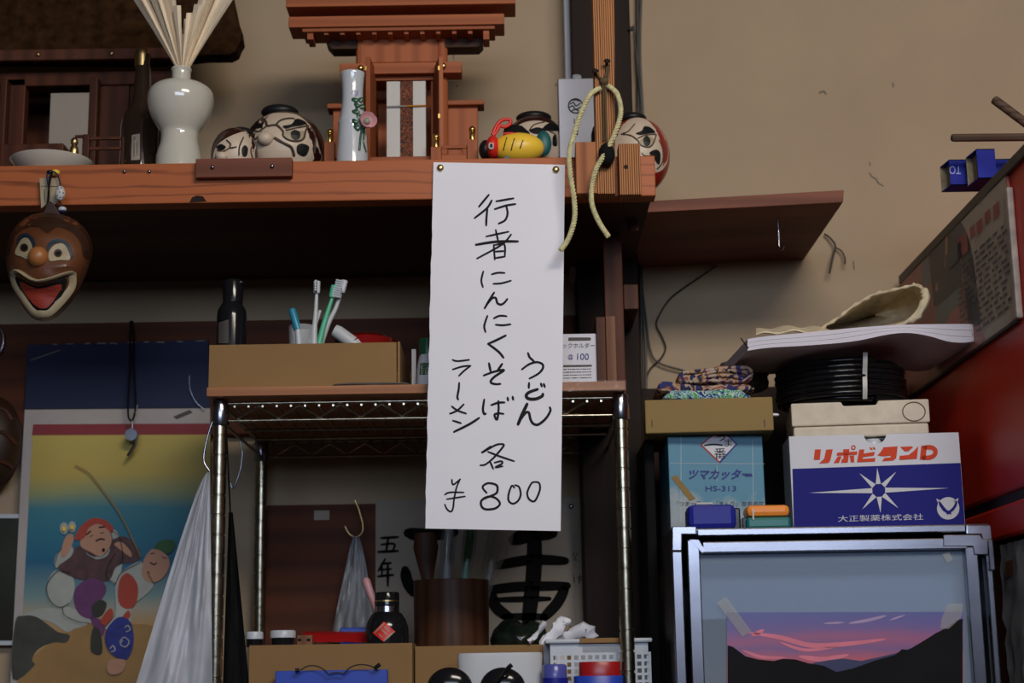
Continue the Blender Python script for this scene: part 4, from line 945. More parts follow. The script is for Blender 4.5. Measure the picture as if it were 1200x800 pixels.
# brown board and calligraphy sheet on the wall
bp = thing('brown_board', 'dark brown pin board on the wall behind the rack', 'board', (P(370,740,YW).x, YW, P(370,800,YW).z-.1))
MB().pbox(303, 591, 441, 860, YW, .013).build('panel', 'dark_panel', bp, bevel=.001)
MB().pbox(368, 598, 386, 609, YW-.0008, .0006).build('paper_label', 'old_paper', bp)
cg = thing('calligraphy_sheet', 'beige paper with bold black brush calligraphy behind the cup', 'calligraphy', (P(565,755,YW).x, YW, P(565,850,YW).z))
MB().pbox(440, 584, 693, 850, YW-.003, .002).build('sheet', 'old_paper', cg)
cC = (420,580,4.286); 
for w_, s_ in ((52, [(250,190),(330,200),(480,185)]), (45, [(235,375),(245,430),(275,490)]), (60, [(780,225),(870,195),(975,190)]), (62, [(885,180),(880,400),(850,660)]), (42, [(690,355),(860,325),(1040,330)]), (40, [(640,480),(800,460),(1050,455)]), (44, [(1040,460),(1000,540),(930,615)]), (46, [(660,470),(690,560),(760,615)]), (24, [(690,525),(960,520)]), (30, [(730,610),(950,610)])):
    pr = Print(on_depth(YW-.003), .0008, cC); pr.stroke(s_, w_*1.28, True, .72); pr.build('brush_stroke', 'sumi', cg)

pr = Print(on_depth(YW-.003), .0008, cC)
for w_, s_ in ((14, [(115,215),(200,210)]), (13, [(150,215),(140,280)]), (12, [(115,248),(180,245),(172,280)]), (15, [(100,285),(198,280)]), (12, [(135,320),(100,380)]), (12, [(115,345),(165,340)]), (11, [(112,375),(165,370)]), (11, [(118,350),(118,400)]), (14, [(98,408),(175,400)]), (14, [(148,345),(148,455)])): pr.stroke(s_, w_, True, .75)
pr.build('side_characters', 'sumi', cg)
pr = Print(on_depth(YW-.003), .0008, cC)
for s_ in ([(1085,290),(1075,305)], [(1100,290),(1085,322),(1098,326)], [(1080,400),(1085,440)], [(1098,415),(1125,408)], [(1112,398),(1108,445)], [(1105,425),(1122,420)]): pr.stroke(s_, 4)
pr.build('pencil_note', 'sumi', cg)
m = MB(); m.ball(P(669, 593, YW-.004), (.004,.003,.004), 12, 8); m.build('pin', 'steel', cg, smooth=60)

# cardboard boxes on the lower shelf
YX = 2.10
def carton(x0, x1, yt, Y, d, label):
    t = thing('cardboard_box', label, 'box', (P((x0+x1)/2, yt, Y).x, Y, ZL))
    a = P(x0, yt+20, Y).x; b = P(x1, yt+20, Y).x; zt = P((x0+x1)/2, yt, Y).z
    MB().box(a, b, Y, Y+.003, ZL, zt).build('front_panel', 'cardboard', t)
    MB().box(a, b, Y+d-.003, Y+d, ZL, zt).build('back_panel', 'cardboard', t)
    MB().box(a, a+.003, Y+.003, Y+d-.003, ZL, zt).build('side_panel', 'cardboard', t); MB().box(b-.003, b, Y+.003, Y+d-.003, ZL, zt).build('side_panel', 'cardboard', t)
    MB().box(a+.003, b-.003, Y+.003, Y+d-.003, zt-.0045, zt-.0015).build('top_panel', 'cardboard', t)
    return t, zt-.0015
bx1, ZX1 = carton(292, 483, 754.5, YX, .24, 'brown cardboard box under the black coffee bottle')
bx2, ZX2 = carton(486.5, 637, 756, 2.13, .24, 'brown cardboard box under the wooden utensil cup')
# label bottle
bb_ = thing('coffee_bottle', 'black bottle with silver neck and red diamond label', 'bottle', (P(453,752,2.15).x, 2.15, ZX1))
c = P(453.5, 725, 2.15); k = S(453.5, 725, 2.15); zf_ = lambda py: P(453.5, py, 2.15).z
m = MB(); m.lathe(c.x, 2.15, [(ZX1, 25.5*k), (zf_(745), 25.5*k), (zf_(735), 25*k), (zf_(726), 22*k), (zf_(719), 17.5*k), (zf_(717), 14.5*k)], 32); bvv = m.bvh(); m.build('body', 'black_plastic', bb_, smooth=50)
m = MB(); m.lathe(c.x, 2.15, [(zf_(717.5), 14.6*k), (zf_(710.5), 14.2*k)], 28); m.build('neck_ring', 'steel', bb_, smooth=40)
m = MB(); m.lathe(c.x, 2.15, [(zf_(710.5), 14.4*k), (zf_(695.5), 14.4*k), (zf_(693.8), 13.4*k)], 28); cp_ = m.build('cap', 'black_plastic', bb_, smooth=40)
m = MB(); m.lathe(c.x, 2.15, [(zf_(705), 14.7*k), (zf_(703.5), 14.7*k)], 28); m.build('gold_band', 'brass', cp_, smooth=40)
pr = Print(on_mesh(bvv, 2.12), .0006, (240,560,3.335), sub=2); pr.poly([(655,605),(700,560),(745,600),(700,640)]); lb = pr.build('label', 'toy_red', bb_)
pr = Print(on_mesh(bvv, 2.12), .0012, (240,560,3.335)); pr.stroke([(664,604),(700,568)], 6); pr.stroke([(702,634),(740,600)], 6); pr.stroke([(690,590),(712,612)], 5); pr.stroke([(702,580),(722,600)], 5); pr.stroke([(680,608),(694,622)], 5); pr.build('label_print', 'mask_cream', lb)
# jars, block, red packet
for i, (x, r, zt, lab) in enumerate(((298, 10.5, 740, 'small black jar with pale lid next to the rack post'), (331.5, 15, 738.5, 'wider black jar with pale lid beside the tan block'))):
    j = thing('lidded_jar', lab, 'jar', (P(x,752,2.14).x, 2.14, ZX1), 'pale lidded jars on the cardboard box')
    c = P(x, 750, 2.14); k = S(x, 750, 2.14); z1_ = P(x, zt, 2.14).z
    m = MB(); m.lathe(c.x, 2.14, [(ZX1, r*.9*k), (z1_-8.5*k, r*.92*k)], 22); m.build('jar_body', 'black_plastic', j, smooth=40)
    m = MB(); m.lathe(c.x, 2.14, [(z1_-8.5*k, r*k), (z1_-1.5*k, r*k), (z1_, r*.92*k)], 26); m.build('lid', 'pale_plastic', j, smooth=40)
blk = thing('slotted_block', 'small tan slotted block beside the wider jar', 'block', (P(356,752,2.15).x, 2.15, ZX1))
m = MB(); m.pbox(348, 744, 366, 754, 2.15, .015, z0=ZX1); m.build('body', 'block_wood', blk, bevel=.001)
for x in (351, 361.5): MB().pbox(x-2, 748, x+2, 751, 2.1494, .0006).build('slot', 'ink', blk)
rgp = random.Random(2); m = MB()
m.grid(lambda u, v: P(355+80*u, 752-12.5*math.sin(math.pi*min(1, max(0, v)))**.6+rgp.uniform(-.6,.6), 2.17+.06*v), 18, 6)
m.v = [(v[0], v[1], max(v[2], ZX1)) for v in m.v]
one(m, 'red_packet', 'red_plastic', 'crinkled red plastic packet lying behind the jars', 'packet', smooth=60)
m = MB(); m.pbox(398, 735, 432, 745, 2.25, .03, z0=ZX1); one(m, 'blue_packet', 'blue_plastic', 'bright blue packet peeking out behind the red packet', 'packet', bevel=.002)
m = MB(); m.tube([P(442,716,2.2), P(436,700,2.2), P(429,680,2.2), P(428,677,2.2)], [.0045,.0050,.0055,.003], 12)
m.tube([Vector((P(442,716,2.2).x+.01, 2.2, ZX1)), P(442,716,2.2)], .004, 10); plain('pink_plastic', A(205,150,155,K*.75), .4, 0, .05)
one(m, 'pink_spoon', 'pink_plastic', 'pink plastic spoon handle behind the coffee bottle', 'spoon', smooth=50)
# hook and small bag at the back
m = MB(); m.tube([P(x, y, 2.40) for x, y in smoothline([(416,586),(421,598),(425,614),(424,624),(417,629),(409,625),(404,616)], 5)], .0013, 8); one(m, 's_hook', 'brass', 'brass wire hook holding the small grey bag', 'hook', smooth=60)
from mathutils import noise as mnoise
def bag(x_top, y_top, left, right, y_bot, Y, amp, nf, seed, handle=False):
    def f(u, v):
        l = left(v); rr = right(v); x = l+(rr-l)*u; y = y_top+(y_bot-y_top)*v
        w_ = .25+1.6*v
        fold = mnoise.noise(Vector((u*nf*.30*(.6+.4*v)+seed, v*1.3, seed)))*amp*3*w_ + mnoise.noise(Vector((u*nf*.8+seed*2+v*1.5, v*3.2, 7)))*amp*1.3 + abs(mnoise.noise(Vector((u*5+v*4, v*7-u*3, seed+3))))*amp*1.2*v
        return P(x, y, Y+fold)
    return f
fL = lambda v: 414-27*v**.9; fR = lambda v: 420+22*v**.7
sm = thing('small_plastic_bag', 'small grey plastic bag hanging from the brass hook', 'bag', tuple(P(415, 745, 2.39)))
m = MB(); m.grid(bag((414,0), 628, fL, fR, 752, 2.388, .006, 14, 3), 24, 24, (0,.0008,0)); m.build('front_film', 'bag_film_grey', sm, smooth=60)
m = MB(); m.grid(bag((414,0), 629, fL, fR, 752, 2.405, .004, 11, 5), 16, 16, (0,.0008,0)); m.build('back_film', 'bag_film_grey', sm, smooth=60)
# utensil cup
uc = thing('utensil_cup', 'dark brown wooden cup holding wrapped utensils', 'cup', (P(529,755,2.215).x, 2.215, ZX2))
c = P(529, 720, 2.215); k = S(529, 720, 2.215); zt = P(529, 680, 2.215).z
m = MB(); m.lathe(c.x, 2.215, [(ZX2, 43.5*k), (zt-.002, 44.5*k), (zt, 44*k), (zt-.001, 41*k), (ZX2+.004, 40.5*k)], 40); m.build('cup_body', 'cup_wood', uc, smooth=40)
def utensil(name, mat, x0, x1, yt, w0, w1, lab, dy, film=False):
    b0 = P(x0, 740, 2.215+dy); b0.z = ZX2+.006; t0 = P(x1, yt, 2.215+dy)
    t = thing(name, lab, 'utensil', tuple(b0), 'wrapped utensils in the wooden cup'); k_ = S(x1, yt, 2.2)
    m = MB(); md = b0.lerp(t0, .55); m.tube([b0, md, t0.lerp(md, .3), t0], [w0*k_, w0*k_, w1*k_, w1*.8*k_], 8, False, .4); m.build('stem', mat, t, smooth=50)
    if film:
        m = MB(); m.tube([b0+Vector((0,-.004,0)), md+Vector((0,-.006,0)), t0.lerp(md, .3)+Vector((0,-.006,0)), t0+Vector((0,-.003,.004))], [w0*1.6*k_, w0*1.8*k_, w1*1.7*k_, w1*1.3*k_], 10, False, .4); m.build('sleeve', 'sleeve_film', t, smooth=50)
utensil('spatula', 'cup_wood', 505, 498, 624, 6, 15, 'broad brown wooden spatula at the left in the cup', .012)
utensil('wrapped_chopsticks', 'pale_plastic', 518, 527, 612, 4.5, 5.5, 'pale chopstick sleeve upright in the middle of the cup', 0, True)
utensil('wrapped_spoon', 'mint_plastic', 535, 553, 612, 4, 5, 'green handled utensil in clear wrapping in the cup', -.01, True)
utensil('wrapped_fork', 'sleeve_film', 548, 592, 612, 5, 9, 'clear wrapped utensil leaning right out of the cup', .0, True)
# dark plastic bag and crumpled cloth in basket
rgp = random.Random(8); m = MB()
m.ball((P(607,748,2.25).x, 2.25, ZX2+.013), (34*k, .03, .022), 34, 18); m.v = [(v[0]+.004*mnoise.noise(Vector(v)*60), v[1]+.003*mnoise.noise(Vector(v)*80), max(ZX2, v[2]+.010*mnoise.noise(Vector((v[0]*45, v[1]*45, 3)))+.004*mnoise.noise(Vector(v)*110))) for v in m.v]
plain('dark_green_film', A(34,44,36,K*.6), .2, 0, .5, 40, .6); one(m, 'dark_plastic_bag', 'dark_green_film', 'crumpled dark green plastic bag between cup and basket', 'bag', smooth=50)
# white oval container
wc = MB(); c = P(586, 790, 2.075); k = S(586, 790, 2.075); zt = P(586, 765, 2.075).z
def oval(a_, b_, n=36, e=.5): return [(math.copysign(abs(math.cos(2*math.pi*i/n))**e, math.cos(2*math.pi*i/n))*a_, math.copysign(abs(math.sin(2*math.pi*i/n))**e, math.sin(2*math.pi*i/n))*b_) for i in range(n)]
rings = []
for (z, s_) in ((ZL, .9), (zt-.004, 1.0), (zt, .985), (zt+.0003, .93)): rings.append([(c.x+x*s_*50*k, 2.092+y*s_*.02, z) for x, y in oval(1, 1)])
n = 36; wc.add([p for r_ in rings for p in r_], [(q_*n+i, q_*n+(i+1)%n, (q_+1)*n+(i+1)%n, (q_+1)*n+i) for q_ in range(3) for i in range(n)]+[tuple(range(n)), tuple(3*n+i for i in range(n))])
YWC = 2.065
wc.v = [(v[0], v[1]-.02, v[2]) for v in wc.v]
one(wc, 'white_container', 'white_plastic', 'white rounded plastic container behind the sunglasses', 'container', smooth=50)
# sunglasses
sgl = thing('sunglasses', 'pair of black sunglasses at the bottom before the white container', 'glasses', (P(558,798,2.03).x, 2.03, ZL))
for cx0 in (527, 589):
    c = P(cx0, 806, 2.035); k = S(cx0, 806, 2.035); m = MB(); m.ball(c, (27*k, .012, 24*k), 26, 16); m.v = [(v[0], v[1], max(v[2], ZL)) for v in m.v]; m.build('lens', 'black_plastic', sgl, smooth=60)
m = MB(); m.tube([P(x, y, 2.022) for x, y in smoothline([(552,808),(558,803),(565,808)], 4)], .003, 8); m.build('bridge', 'black_plastic', sgl, smooth=60)
m = MB(); m.tube([P(578,806,2.025), P(590,790,2.015), P(596,782,2.01), P(600,778.5,2.01)], [.0025,.0022,.003,.0028], 8); m.build('temple', 'black_plastic', sgl, smooth=60)
# blue folder and eyeglasses
bf = MB(); bf.pbox(322, 785, 454, 860, 2.075, .012, z0=ZL); o_bf = one(bf, 'blue_folder', 'blue_plastic', 'bright blue folder standing against the cardboard box', 'folder', bevel=.001)
eg = thing('eyeglasses', 'thin rimmed eyeglasses hooked over the blue folder', 'glasses', tuple(P(388, 790, 2.07)))
for pts in ([(352,785),(360,780.5),(370,780),(379,784),(385,790)], [(403,789),(411,781.5),(422,778.5),(434,780),(440,784)]):
    m = MB(); m.tube([P(x, y, 2.066) for x, y in smoothline(pts, 5)], .0009, 6); m.build('rim', 'cable', eg, smooth=60)
m = MB(); m.tube([P(385,790,2.066), P(394,787.5,2.066), P(403,789,2.066)], .001, 6); m.build('bridge', 'cable', eg)
for (a_, b_) in (((346,785.5),(351,785)), ((439,783),(445.5,778))):
    m = MB(); m.tube([P(*a_, 2.066), P(*b_, 2.066)], .0026, 10); m.build('temple_tip', 'black_plastic', eg, smooth=60)
# blue capped bottle
bcb = thing('blue_bottle', 'small bottle with translucent blue cap before the basket', 'bottle', (P(650,800,2.045).x, 2.045, ZL))
c = P(650, 790, 2.045); k = S(650, 790, 2.045); zt = P(650, 778, 2.045).z; zm = P(650, 794, 2.045).z
m = MB(); m.lathe(c.x, 2.045, [(ZL, 15.5*k), (zm, 15.5*k)], 24); m.build('body', 'deep_blue_plastic', bcb, smooth=40)
plain('lilac_plastic', A(84,88,170,K*.7), .25, 0, .05); m = MB(); m.lathe(c.x, 2.045, [(zm, 14.5*k), (zt+.004-.006, 14.5*k), (zt-.0005, 13*k), (zt, 10*k)], 24); m.build('cap', 'lilac_plastic', bcb, smooth=50)
# basket
bk = thing('plastic_basket', 'pale plastic basket with square holes and tan tape on its rim', 'basket', (P(701,800,2.09).x, 2.09, ZL))
xl, xr = P(645, 775, 2.085).x, P(760, 775, 2.085).x; zt = P(700, 748, 2.085).z; k = S(700, 770, 2.085); YK0, YK1 = 2.085, 2.30
zb_ = ZL+.001
MB().box(xl-6*k, xr+5*k, YK0-.006, YK0+.003, zt-5*k, zt).build('rim', 'pale_plastic', bk, bevel=.002)
MB().box(xl-6*k, xr+5*k, YK1-.003, YK1+.006, zt-5*k, zt).build('rim', 'pale_plastic', bk, bevel=.002)
MB().box(xl-6*k, xl+1*k, YK0+.003, YK1-.003, zt-5*k, zt).build('rim', 'pale_plastic', bk, bevel=.002); MB().box(xr-1*k, xr+5*k, YK0+.003, YK1-.003, zt-5*k, zt).build('rim', 'pale_plastic', bk, bevel=.002)
# front lattice: solid band, then bars between square holes
m = MB(); ztop = zt-5*k; zlat = zt-16*k
m.box(xl, xl+38*k, YK0, YK0+.002, zlat, ztop); m.box(xr-24*k, xr, YK0, YK0+.002, zlat, ztop); m.box(xl+38*k, xr-24*k, YK0, YK0+.002, ztop-3.5*k, ztop)
x = xl
cols = [xl+i*8.2*k for i in range(15)]
for cx in cols:
    m.box(cx, cx+3.2*k, YK0, YK0+.002, zb_, zlat if True else zlat)
z = zlat
while z > zb_:
    m.box(xl, xr, YK0+.0001, YK0+.0019, z-3*k, z); z -= 8*k
m.build('front_lattice', 'pale_plastic', bk)
MB().box(xl, xl+.002, YK0+.002, YK1, zb_, ztop).build('side_wall', 'pale_plastic', bk); MB().box(xr-.002, xr, YK0+.002, YK1, zb_, ztop).build('side_wall', 'pale_plastic', bk)
MB().box(xl, xr, YK1-.002, YK1, zb_, ztop).build('back_wall', 'pale_plastic', bk); MB().box(xl, xr, YK0, YK1, zb_-.001, zb_+.002).build('base', 'pale_plastic', bk)
xt0, xt1 = P(679,748,2.079).x, P(727,748,2.079).x
MB().box(xt0, xt1, YK0-.0066, YK0+.0036, zt-5.3*k, zt+.0006).build('tan_tape', 'cardboard', bk, bevel=.001)
rl_ = thing('lidded_tub', 'red lidded tub resting on a blue tray before the basket', 'tub', (P(703,800,2.055).x, 2.055, ZL))
c = P(703, 785, 2.055); k = S(703, 785, 2.055); z0_ = P(703, 791.5, 2.055).z; z1_ = P(703, 775, 2.055).z
m = MB(); m.lathe(c.x, 2.055, [(z0_, 24.5*k), (z1_-.001, 24.5*k), (z1_, 23.5*k)], 32, sy=.55); m.build('red_lid', 'red_plastic', rl_, smooth=40)
m = MB(); m.lathe(c.x-.002, 2.055, [(ZL, 26*k), (z0_-.001, 29*k), (z0_, 28*k)], 32, sy=.55); m.build('blue_tray', 'blue_plastic', rl_, smooth=40)
# crumpled cloths piled in the basket
for i, (pts, w_, mt, lab) in enumerate((([(620,752),(630,742),(638,728)], 5, 'paper', 'crumpled white tissue poking out at the basket corner'), ([(640,752),(652,738),(660,727),(664,732)], 7, 'paper', 'crumpled white tissue standing in the middle of the basket'), ([(655,752),(672,742),(688,738),(694,748)], 8, 'carton_white', 'folded pale cloth lying at the right of the basket'), ([(662,748),(668,740),(672,736)], 5, 'cardboard', 'tan paper scrap between the tissues in the basket'))):
    rg = random.Random(20+i); Lp = smoothline([P(x, y, 2.13+.012*i) for x, y in pts], 4); m = MB()
    if i: Lp = [(Lp[0][0], Lp[0][1], ZL+.006)] + Lp
    m.tube(Lp, [w_*k*(1+.3*rg.uniform(-1,1)) for _ in Lp], 9, False, .6); m.v = [(v[0]+rg.uniform(-.0015,.0015), v[1]+rg.uniform(-.0015,.0015), v[2]+rg.uniform(-.001,.001)) for v in m.v]
    if i == 0: m.v = [(v[0], v[1], max(v[2], ZX2)) for v in m.v]
    one(m, 'crumpled_tissue', mt, lab, 'tissue', 'crumpled tissues in the basket', smooth=40)
# black strap hanging inside the rack
st_ = thing('black_strap', 'furled black cloth strap hanging beside the left rack post', 'strap', tuple(P(270, 800, 2.12)))
m = MB(); m.grid(lambda u, v: P((268-8*v)+(4+30*v)*u, 600+230*v, 2.11+.004*math.sin(u*9+v*3)), 8, 14, (0,.006,0)); m.build('cloth', 'black_matt', st_, smooth=60)
m = MB(); m.tube([P(x, y, 2.113) for x, y in smoothline([(270,602),(268,560),(266,520),(264,505)], 4)], .0012, 6); m.build('cord', 'black_matt', st_)
# chrome poles right of the rack
for i, (x, r, lab) in enumerate(((763, 3.0, 'slim brass coloured pole left of the pair beside the rack'), (768.5, 2.4, 'slim brass coloured pole right of the pair beside the fridge'))):
    c0 = P(x, 672, 2.2); m = MB(); m.lathe(c0.x, 2.2, [(0, r*.0011), (c0.z-.002, r*.0011), (c0.z, r*.0007)], 12); one(m, 'slim_pole', 'old_chrome', lab, 'pole', 'slim poles between rack and fridge', smooth=50)

# ------------------------------------------------------------------ left side: calendar, bag, whistle
YC = 2.425
cl = thing('wall_calendar', 'large wall calendar with a painting of two laughing robed men on a beach', 'calendar', (P(130,403,YC).x, YC, P(130,860,YC).z))
top = [(31,404),(245,399)]
def quad(x0t, x0b, x1t, x1b, yt0, yt1, yb0, yb1, Y, th): return MB().prism([P(x0t,yt0,Y), P(x1t,yt1,Y), P(x1b,yb1,Y), P(x0b,yb0,Y)], (0, th, 0))
quad(29, 9, 246, 250, 478, 476, 860, 860, YC, .0015).build('page', 'margin_paper', cl)
quad(31.5, 28.5, 244, 246, 404, 398, 479, 477, YC-.002, .0035).build('header_strip', 'calendar_navy', cl, bevel=.0006)
pr = Print(on_depth(YC), .0008, (0,380,1.905)); pr.poly([(57,178),(468,175),(468,187),(55,190)]); pr.build('binding_edge', 'news_grey', cl)
pr = Print(on_depth(YC), .0008); pr.poly([(39,497),(246,496),(246,509),(37.5,510)]); pr.build('red_bar', 'calendar_red', cl)
# painted picture: sky and sea bands
zc = lambda py: P(130, py, YC).z
z_top, z_bot = zc(510), zc(860); zmid = (z_top+z_bot)/2
st = [(zc(860)-zmid, A(196,190,170,K*.6)), (zc(735)-zmid, A(190,150,90,K*.6)), (zc(712)-zmid, A(176,168,150,K*.6)), (zc(696)-zmid, A(126,158,158,K*.6)), (zc(660)-zmid, A(24,104,140,K*.6)), (zc(620)-zmid, A(40,122,146,K*.6)), (zc(595)-zmid, A(60,130,146,K*.6)), (zc(578)-zmid, A(150,158,110,K*.6)), (zc(555)-zmid, A(196,172,84,K*.6)), (zc(510)-zmid, A(206,184,92,K*.6))]
ramp('painted_sea', 2, st, .6, .06, 9, nstretch=(.5,1,1.2))
pg = quad(38, 19, 246, 250, 510, 509, 860, 860, YC-.0009, .0004).build('picture', 'painted_sea', cl)
cP = (30,580,4); n_layer = [0]
def art(name, mat, items, crop=cP):
    n_layer[0] += 1
    pr = Print(on_depth(YC-.0010), .00025*n_layer[0], crop)
    for it in items:
        if it[0] == 'p': pr.poly(it[1], True)
        elif it[0] == 'h': pr.poly(it[1])
        elif it[0] == 's': pr.stroke(it[1], it[2])
        elif it[0] == 'd': pr.disc(*it[1])
    return pr.build(name, mat, pg)
art('painted_sand', 'sand_print', [('p', [(0,800),(80,720),(200,640),(330,580),(470,600),(640,640),(700,900),(0,1150),(-80,1000)])])
art('painted_surf', 'foam_print', [('p', [(-60,1000),(60,890),(120,960),(200,1000),(80,1120),(-80,1100)])])
art('painted_surf', 'foam_print', [('p', [(-10,560),(80,530),(180,540),(290,600),(230,625),(190,640),(110,590),(0,575)])])
art('painted_rock', 'rock_print', [('p', [(-50,600),(-10,565),(50,570),(110,610),(150,640),(205,655),(190,690),(130,690),(60,720),(30,770),(40,800),(-60,860)])])
art('painted_sack', 'foam_print', [('p', [(135,355),(210,370),(230,430),(210,500),(160,525),(115,490),(98,430)]), ('p', [(400,160),(440,190),(455,300),(430,410),(385,390),(380,340),(420,270)]), ('p', [(135,330),(150,270),(215,240),(220,290),(170,335)]), ('p', [(175,525),(220,530),(300,580),(300,600),(200,575)])])
art('painted_robe', 'robe_brown', [('p', [(150,340),(210,290),(240,240),(300,250),(400,210),(470,195),(535,260),(520,310),(430,330),(390,400),(300,400),(220,385)])])
art('painted_trousers', 'robe_purple', [('p', [(225,460),(260,410),(310,390),(365,410),(378,450),(350,500),(330,570),(280,575),(240,540)]), ('p', [(305,570),(360,590),(370,640),(350,660),(320,620)])])
art('painted_boot', 'boot_print', [('p', [(310,520),(350,490),(380,510),(360,560),(320,570)]), ('p', [(318,620),(350,640),(358,740),(310,735),(305,680)])])
art('painted_face', 'skin_print', [('p', [(255,230),(285,160),(330,135),(380,150),(403,200),(390,250),(350,285),(300,265)]), ('p', [(165,270),(185,200),(215,180),(225,210),(200,270),(175,290)]), ('p', [(415,230),(450,220),(490,260),(495,290),(450,260)])])
art('painted_cap', 'cap_red', [('p', [(230,205),(255,150),(310,108),(370,115),(410,150),(400,175),(350,135),(300,150),(275,200),(245,210)])])
art('painted_mallet', 'foam_print', [('d', (180,155,20,28)), ('d', (218,148,18,26)), ('p', [(280,265),(310,290),(370,275),(395,250),(380,285),(330,300)])])
art('painted_beard', 'ink', [('s', [(330,215),(350,205),(370,208)], 7), ('s', [(285,185),(305,168)], 7), ('s', [(345,150),(370,148)], 7), ('d', (365,257,7,9)), ('s', [(300,195),(315,188)], 3), ('s', [(350,178),(368,174)], 3)])
art('painted_coat', 'foam_print', [('p', [(420,420),(450,360),(540,310),(560,380),(600,420),(560,470),(500,520),(490,600),(430,640),(370,620),(420,560)])])
art('painted_red_sleeve', 'cap_red', [('p', [(440,400),(480,365),(525,420),(520,500),(480,535),(435,500)]), ('p', [(350,590),(395,530),(410,560),(380,610)]), ('p', [(440,590),(480,540),(490,570),(450,610)])])
art('painted_blue_trousers', 'robe_blue', [('p', [(385,620),(440,570),(495,600),(505,700),(470,770),(400,740),(372,680)])])
art('painted_hand', 'skin_print', [('p', [(545,340),(560,290),(600,250),(660,280),(675,330),(640,390),(590,410),(550,385)])])
art('painted_leg', 'skin_print', [('p', [(400,770),(470,775),(450,830),(400,840),(380,810)])])
art('painted_green_cap', 'cap_green', [('p', [(600,250),(630,215),(690,210),(700,240),(670,275),(630,255)])])
art('painted_moustache', 'ink', [('s', [(585,315),(600,325),(615,318)], 6), ('d', (575,365,6,8)), ('s', [(585,275),(605,270)], 4), ('s', [(640,290),(660,295)], 4)])
art('painted_motif', 'foam_print', [('s', [(440,690),(460,665),(485,685),(470,710),(445,700),(455,680)], 5), ('s', [(395,720),(410,705),(420,725),(400,735)], 5), ('s', [(465,620),(480,610),(490,630),(470,640)], 5)])
art('painted_rod', 'rod_print', [('s', [(235,-140),(300,-100),(365,-20),(430,70),(480,160),(540,290)], 7), ('s', [(570,360),(595,405)], 9)])
for it_ in [('s', [(210,365),(150,355),(110,400),(98,440),(115,495),(160,525),(205,505)], 3), ('s', [(400,165),(440,195),(455,300),(425,330)], 2.5), ('s', [(420,270),(380,345),(385,390),(425,412)], 2.5), ('s', [(135,335),(150,275),(170,250)], 2.5), ('s', [(175,525),(180,560),(240,590),(300,600)], 2.5), ('s', [(420,420),(450,362),(540,312)], 2.5), ('s', [(370,620),(420,562)], 2.5), ('s', [(300,265),(350,288),(390,255)], 2)]: art('painted_outline', 'ink', [it_])
art('painted_eyes', 'toy_yellow', [('d', (180,157,8,12)), ('d', (218,150,8,11))])
# torn paper edge of the header
rg = random.Random(3); pr = Print(on_depth(YC-.002), .0005)
x = 62
while x < 240:
    y = 404-(x-31)*.023; l = rg.uniform(3, 12); pr.stroke([(x, y), (x+l, y+rg.uniform(-.6,.8))], rg.uniform(.5, 1.4)); x += l+rg.uniform(2, 16)
pr.stroke([(36,422),(70,410)], .8); pr.build('torn_paper_edge', 'old_paper', cl)
pr = Print(on_depth(YC), .001); pr.poly([(203,488),(222,480),(226,483),(207,491)]); pr.build('clear_tape', 'news_grey', cl)
m = MB(); m.tube([P(x, y, YC-.006) for x, y in smoothline([(222,440),(223,456),(229,470),(240,480)], 5)], .0010, 6); one(m, 'bent_wire', 'steel', 'thin bent wire hanging over the calendar header', 'wire', smooth=50)
# whistle on cord
wh = thing('whistle', 'silver whistle on a black cord hanging over the calendar', 'whistle', tuple(P(155, 520, 2.405)))
for pts in ([(152,388),(153,420),(151,455),(150,478),(151,490),(155,493)], [(157,388),(157,430),(159,470),(158,484),(155,493)]):
    m = MB(); m.tube([P(x, y, 2.405) for x, y in smoothline(pts, 4)], .0015, 6); m.build('cord', 'black_matt', wh)
m = MB(); m.tube([P(154,376,2.405), P(154.5,388,2.405)], .003, 8); m.build('cord_knot', 'black_matt', wh)
m = MB(); m.tube([P(161,474,2.403), P(159,485,2.403)], .0012, 8); m.build('clip', 'steel', wh)
c = P(154.5, 509.5, 2.403); k = S(154, 509, 2.403); m = MB(); m.lathe(0, 0, [(-.006, 7.2*k), (.006, 7.2*k)], 20, Matrix.Translation(c) @ Matrix.Rotation(math.pi/2, 4, 'X')); m.build('barrel', 'steel', wh, smooth=40)
m = MB(); m.tube([P(161,508,2.403), P(158,522,2.403), P(149.5,534,2.403)], [.0026,.0028,.0024], 8); m.build('mouthpiece', 'steel', wh, smooth=40)
m = MB(); m.tube([P(155,493,2.404), P(155,502,2.404)], .0014, 8); m.build('ring', 'steel', wh)
# big plastic bag on the rack
bg = thing('plastic_bag', 'white translucent plastic bag hanging from the left rack post', 'bag', tuple(P(205, 800, 2.04)))
bl = lambda v: 242-22*v**.55-78*v; br = lambda v: 246+3.5*v
m = MB(); m.grid(bag((242,0), 553, bl, br, 860, 2.040, .0045, 15, 8), 40, 44, (0,.0008,0)); m.build('front_film', 'bag_film', bg, smooth=60)
m = MB(); m.grid(bag((242,0), 556, bl, br, 860, 2.056, .0025, 11, 12), 24, 30, (0,.0008,0)); m.build('back_film', 'bag_film', bg, smooth=60)
m = MB(); m.tube([P(x, y, 2.048) for x, y in smoothline([(249,494),(245,506),(240,526),(239,540),(243,548),(246,552)], 5)], .0014, 8); one(m, 's_hook', 'steel', 'steel hook on the left rack post holding the white bag', 'hook', smooth=60)
m = MB(); m.tube([P(x, y, 2.30) for x, y in smoothline([(281,515),(284,530),(282,548),(277,565),(273,572),(270,566)], 5)], .0013, 8); one(m, 's_hook', 'steel', 'empty steel hook dangling at the back left rack post', 'hook', smooth=60)
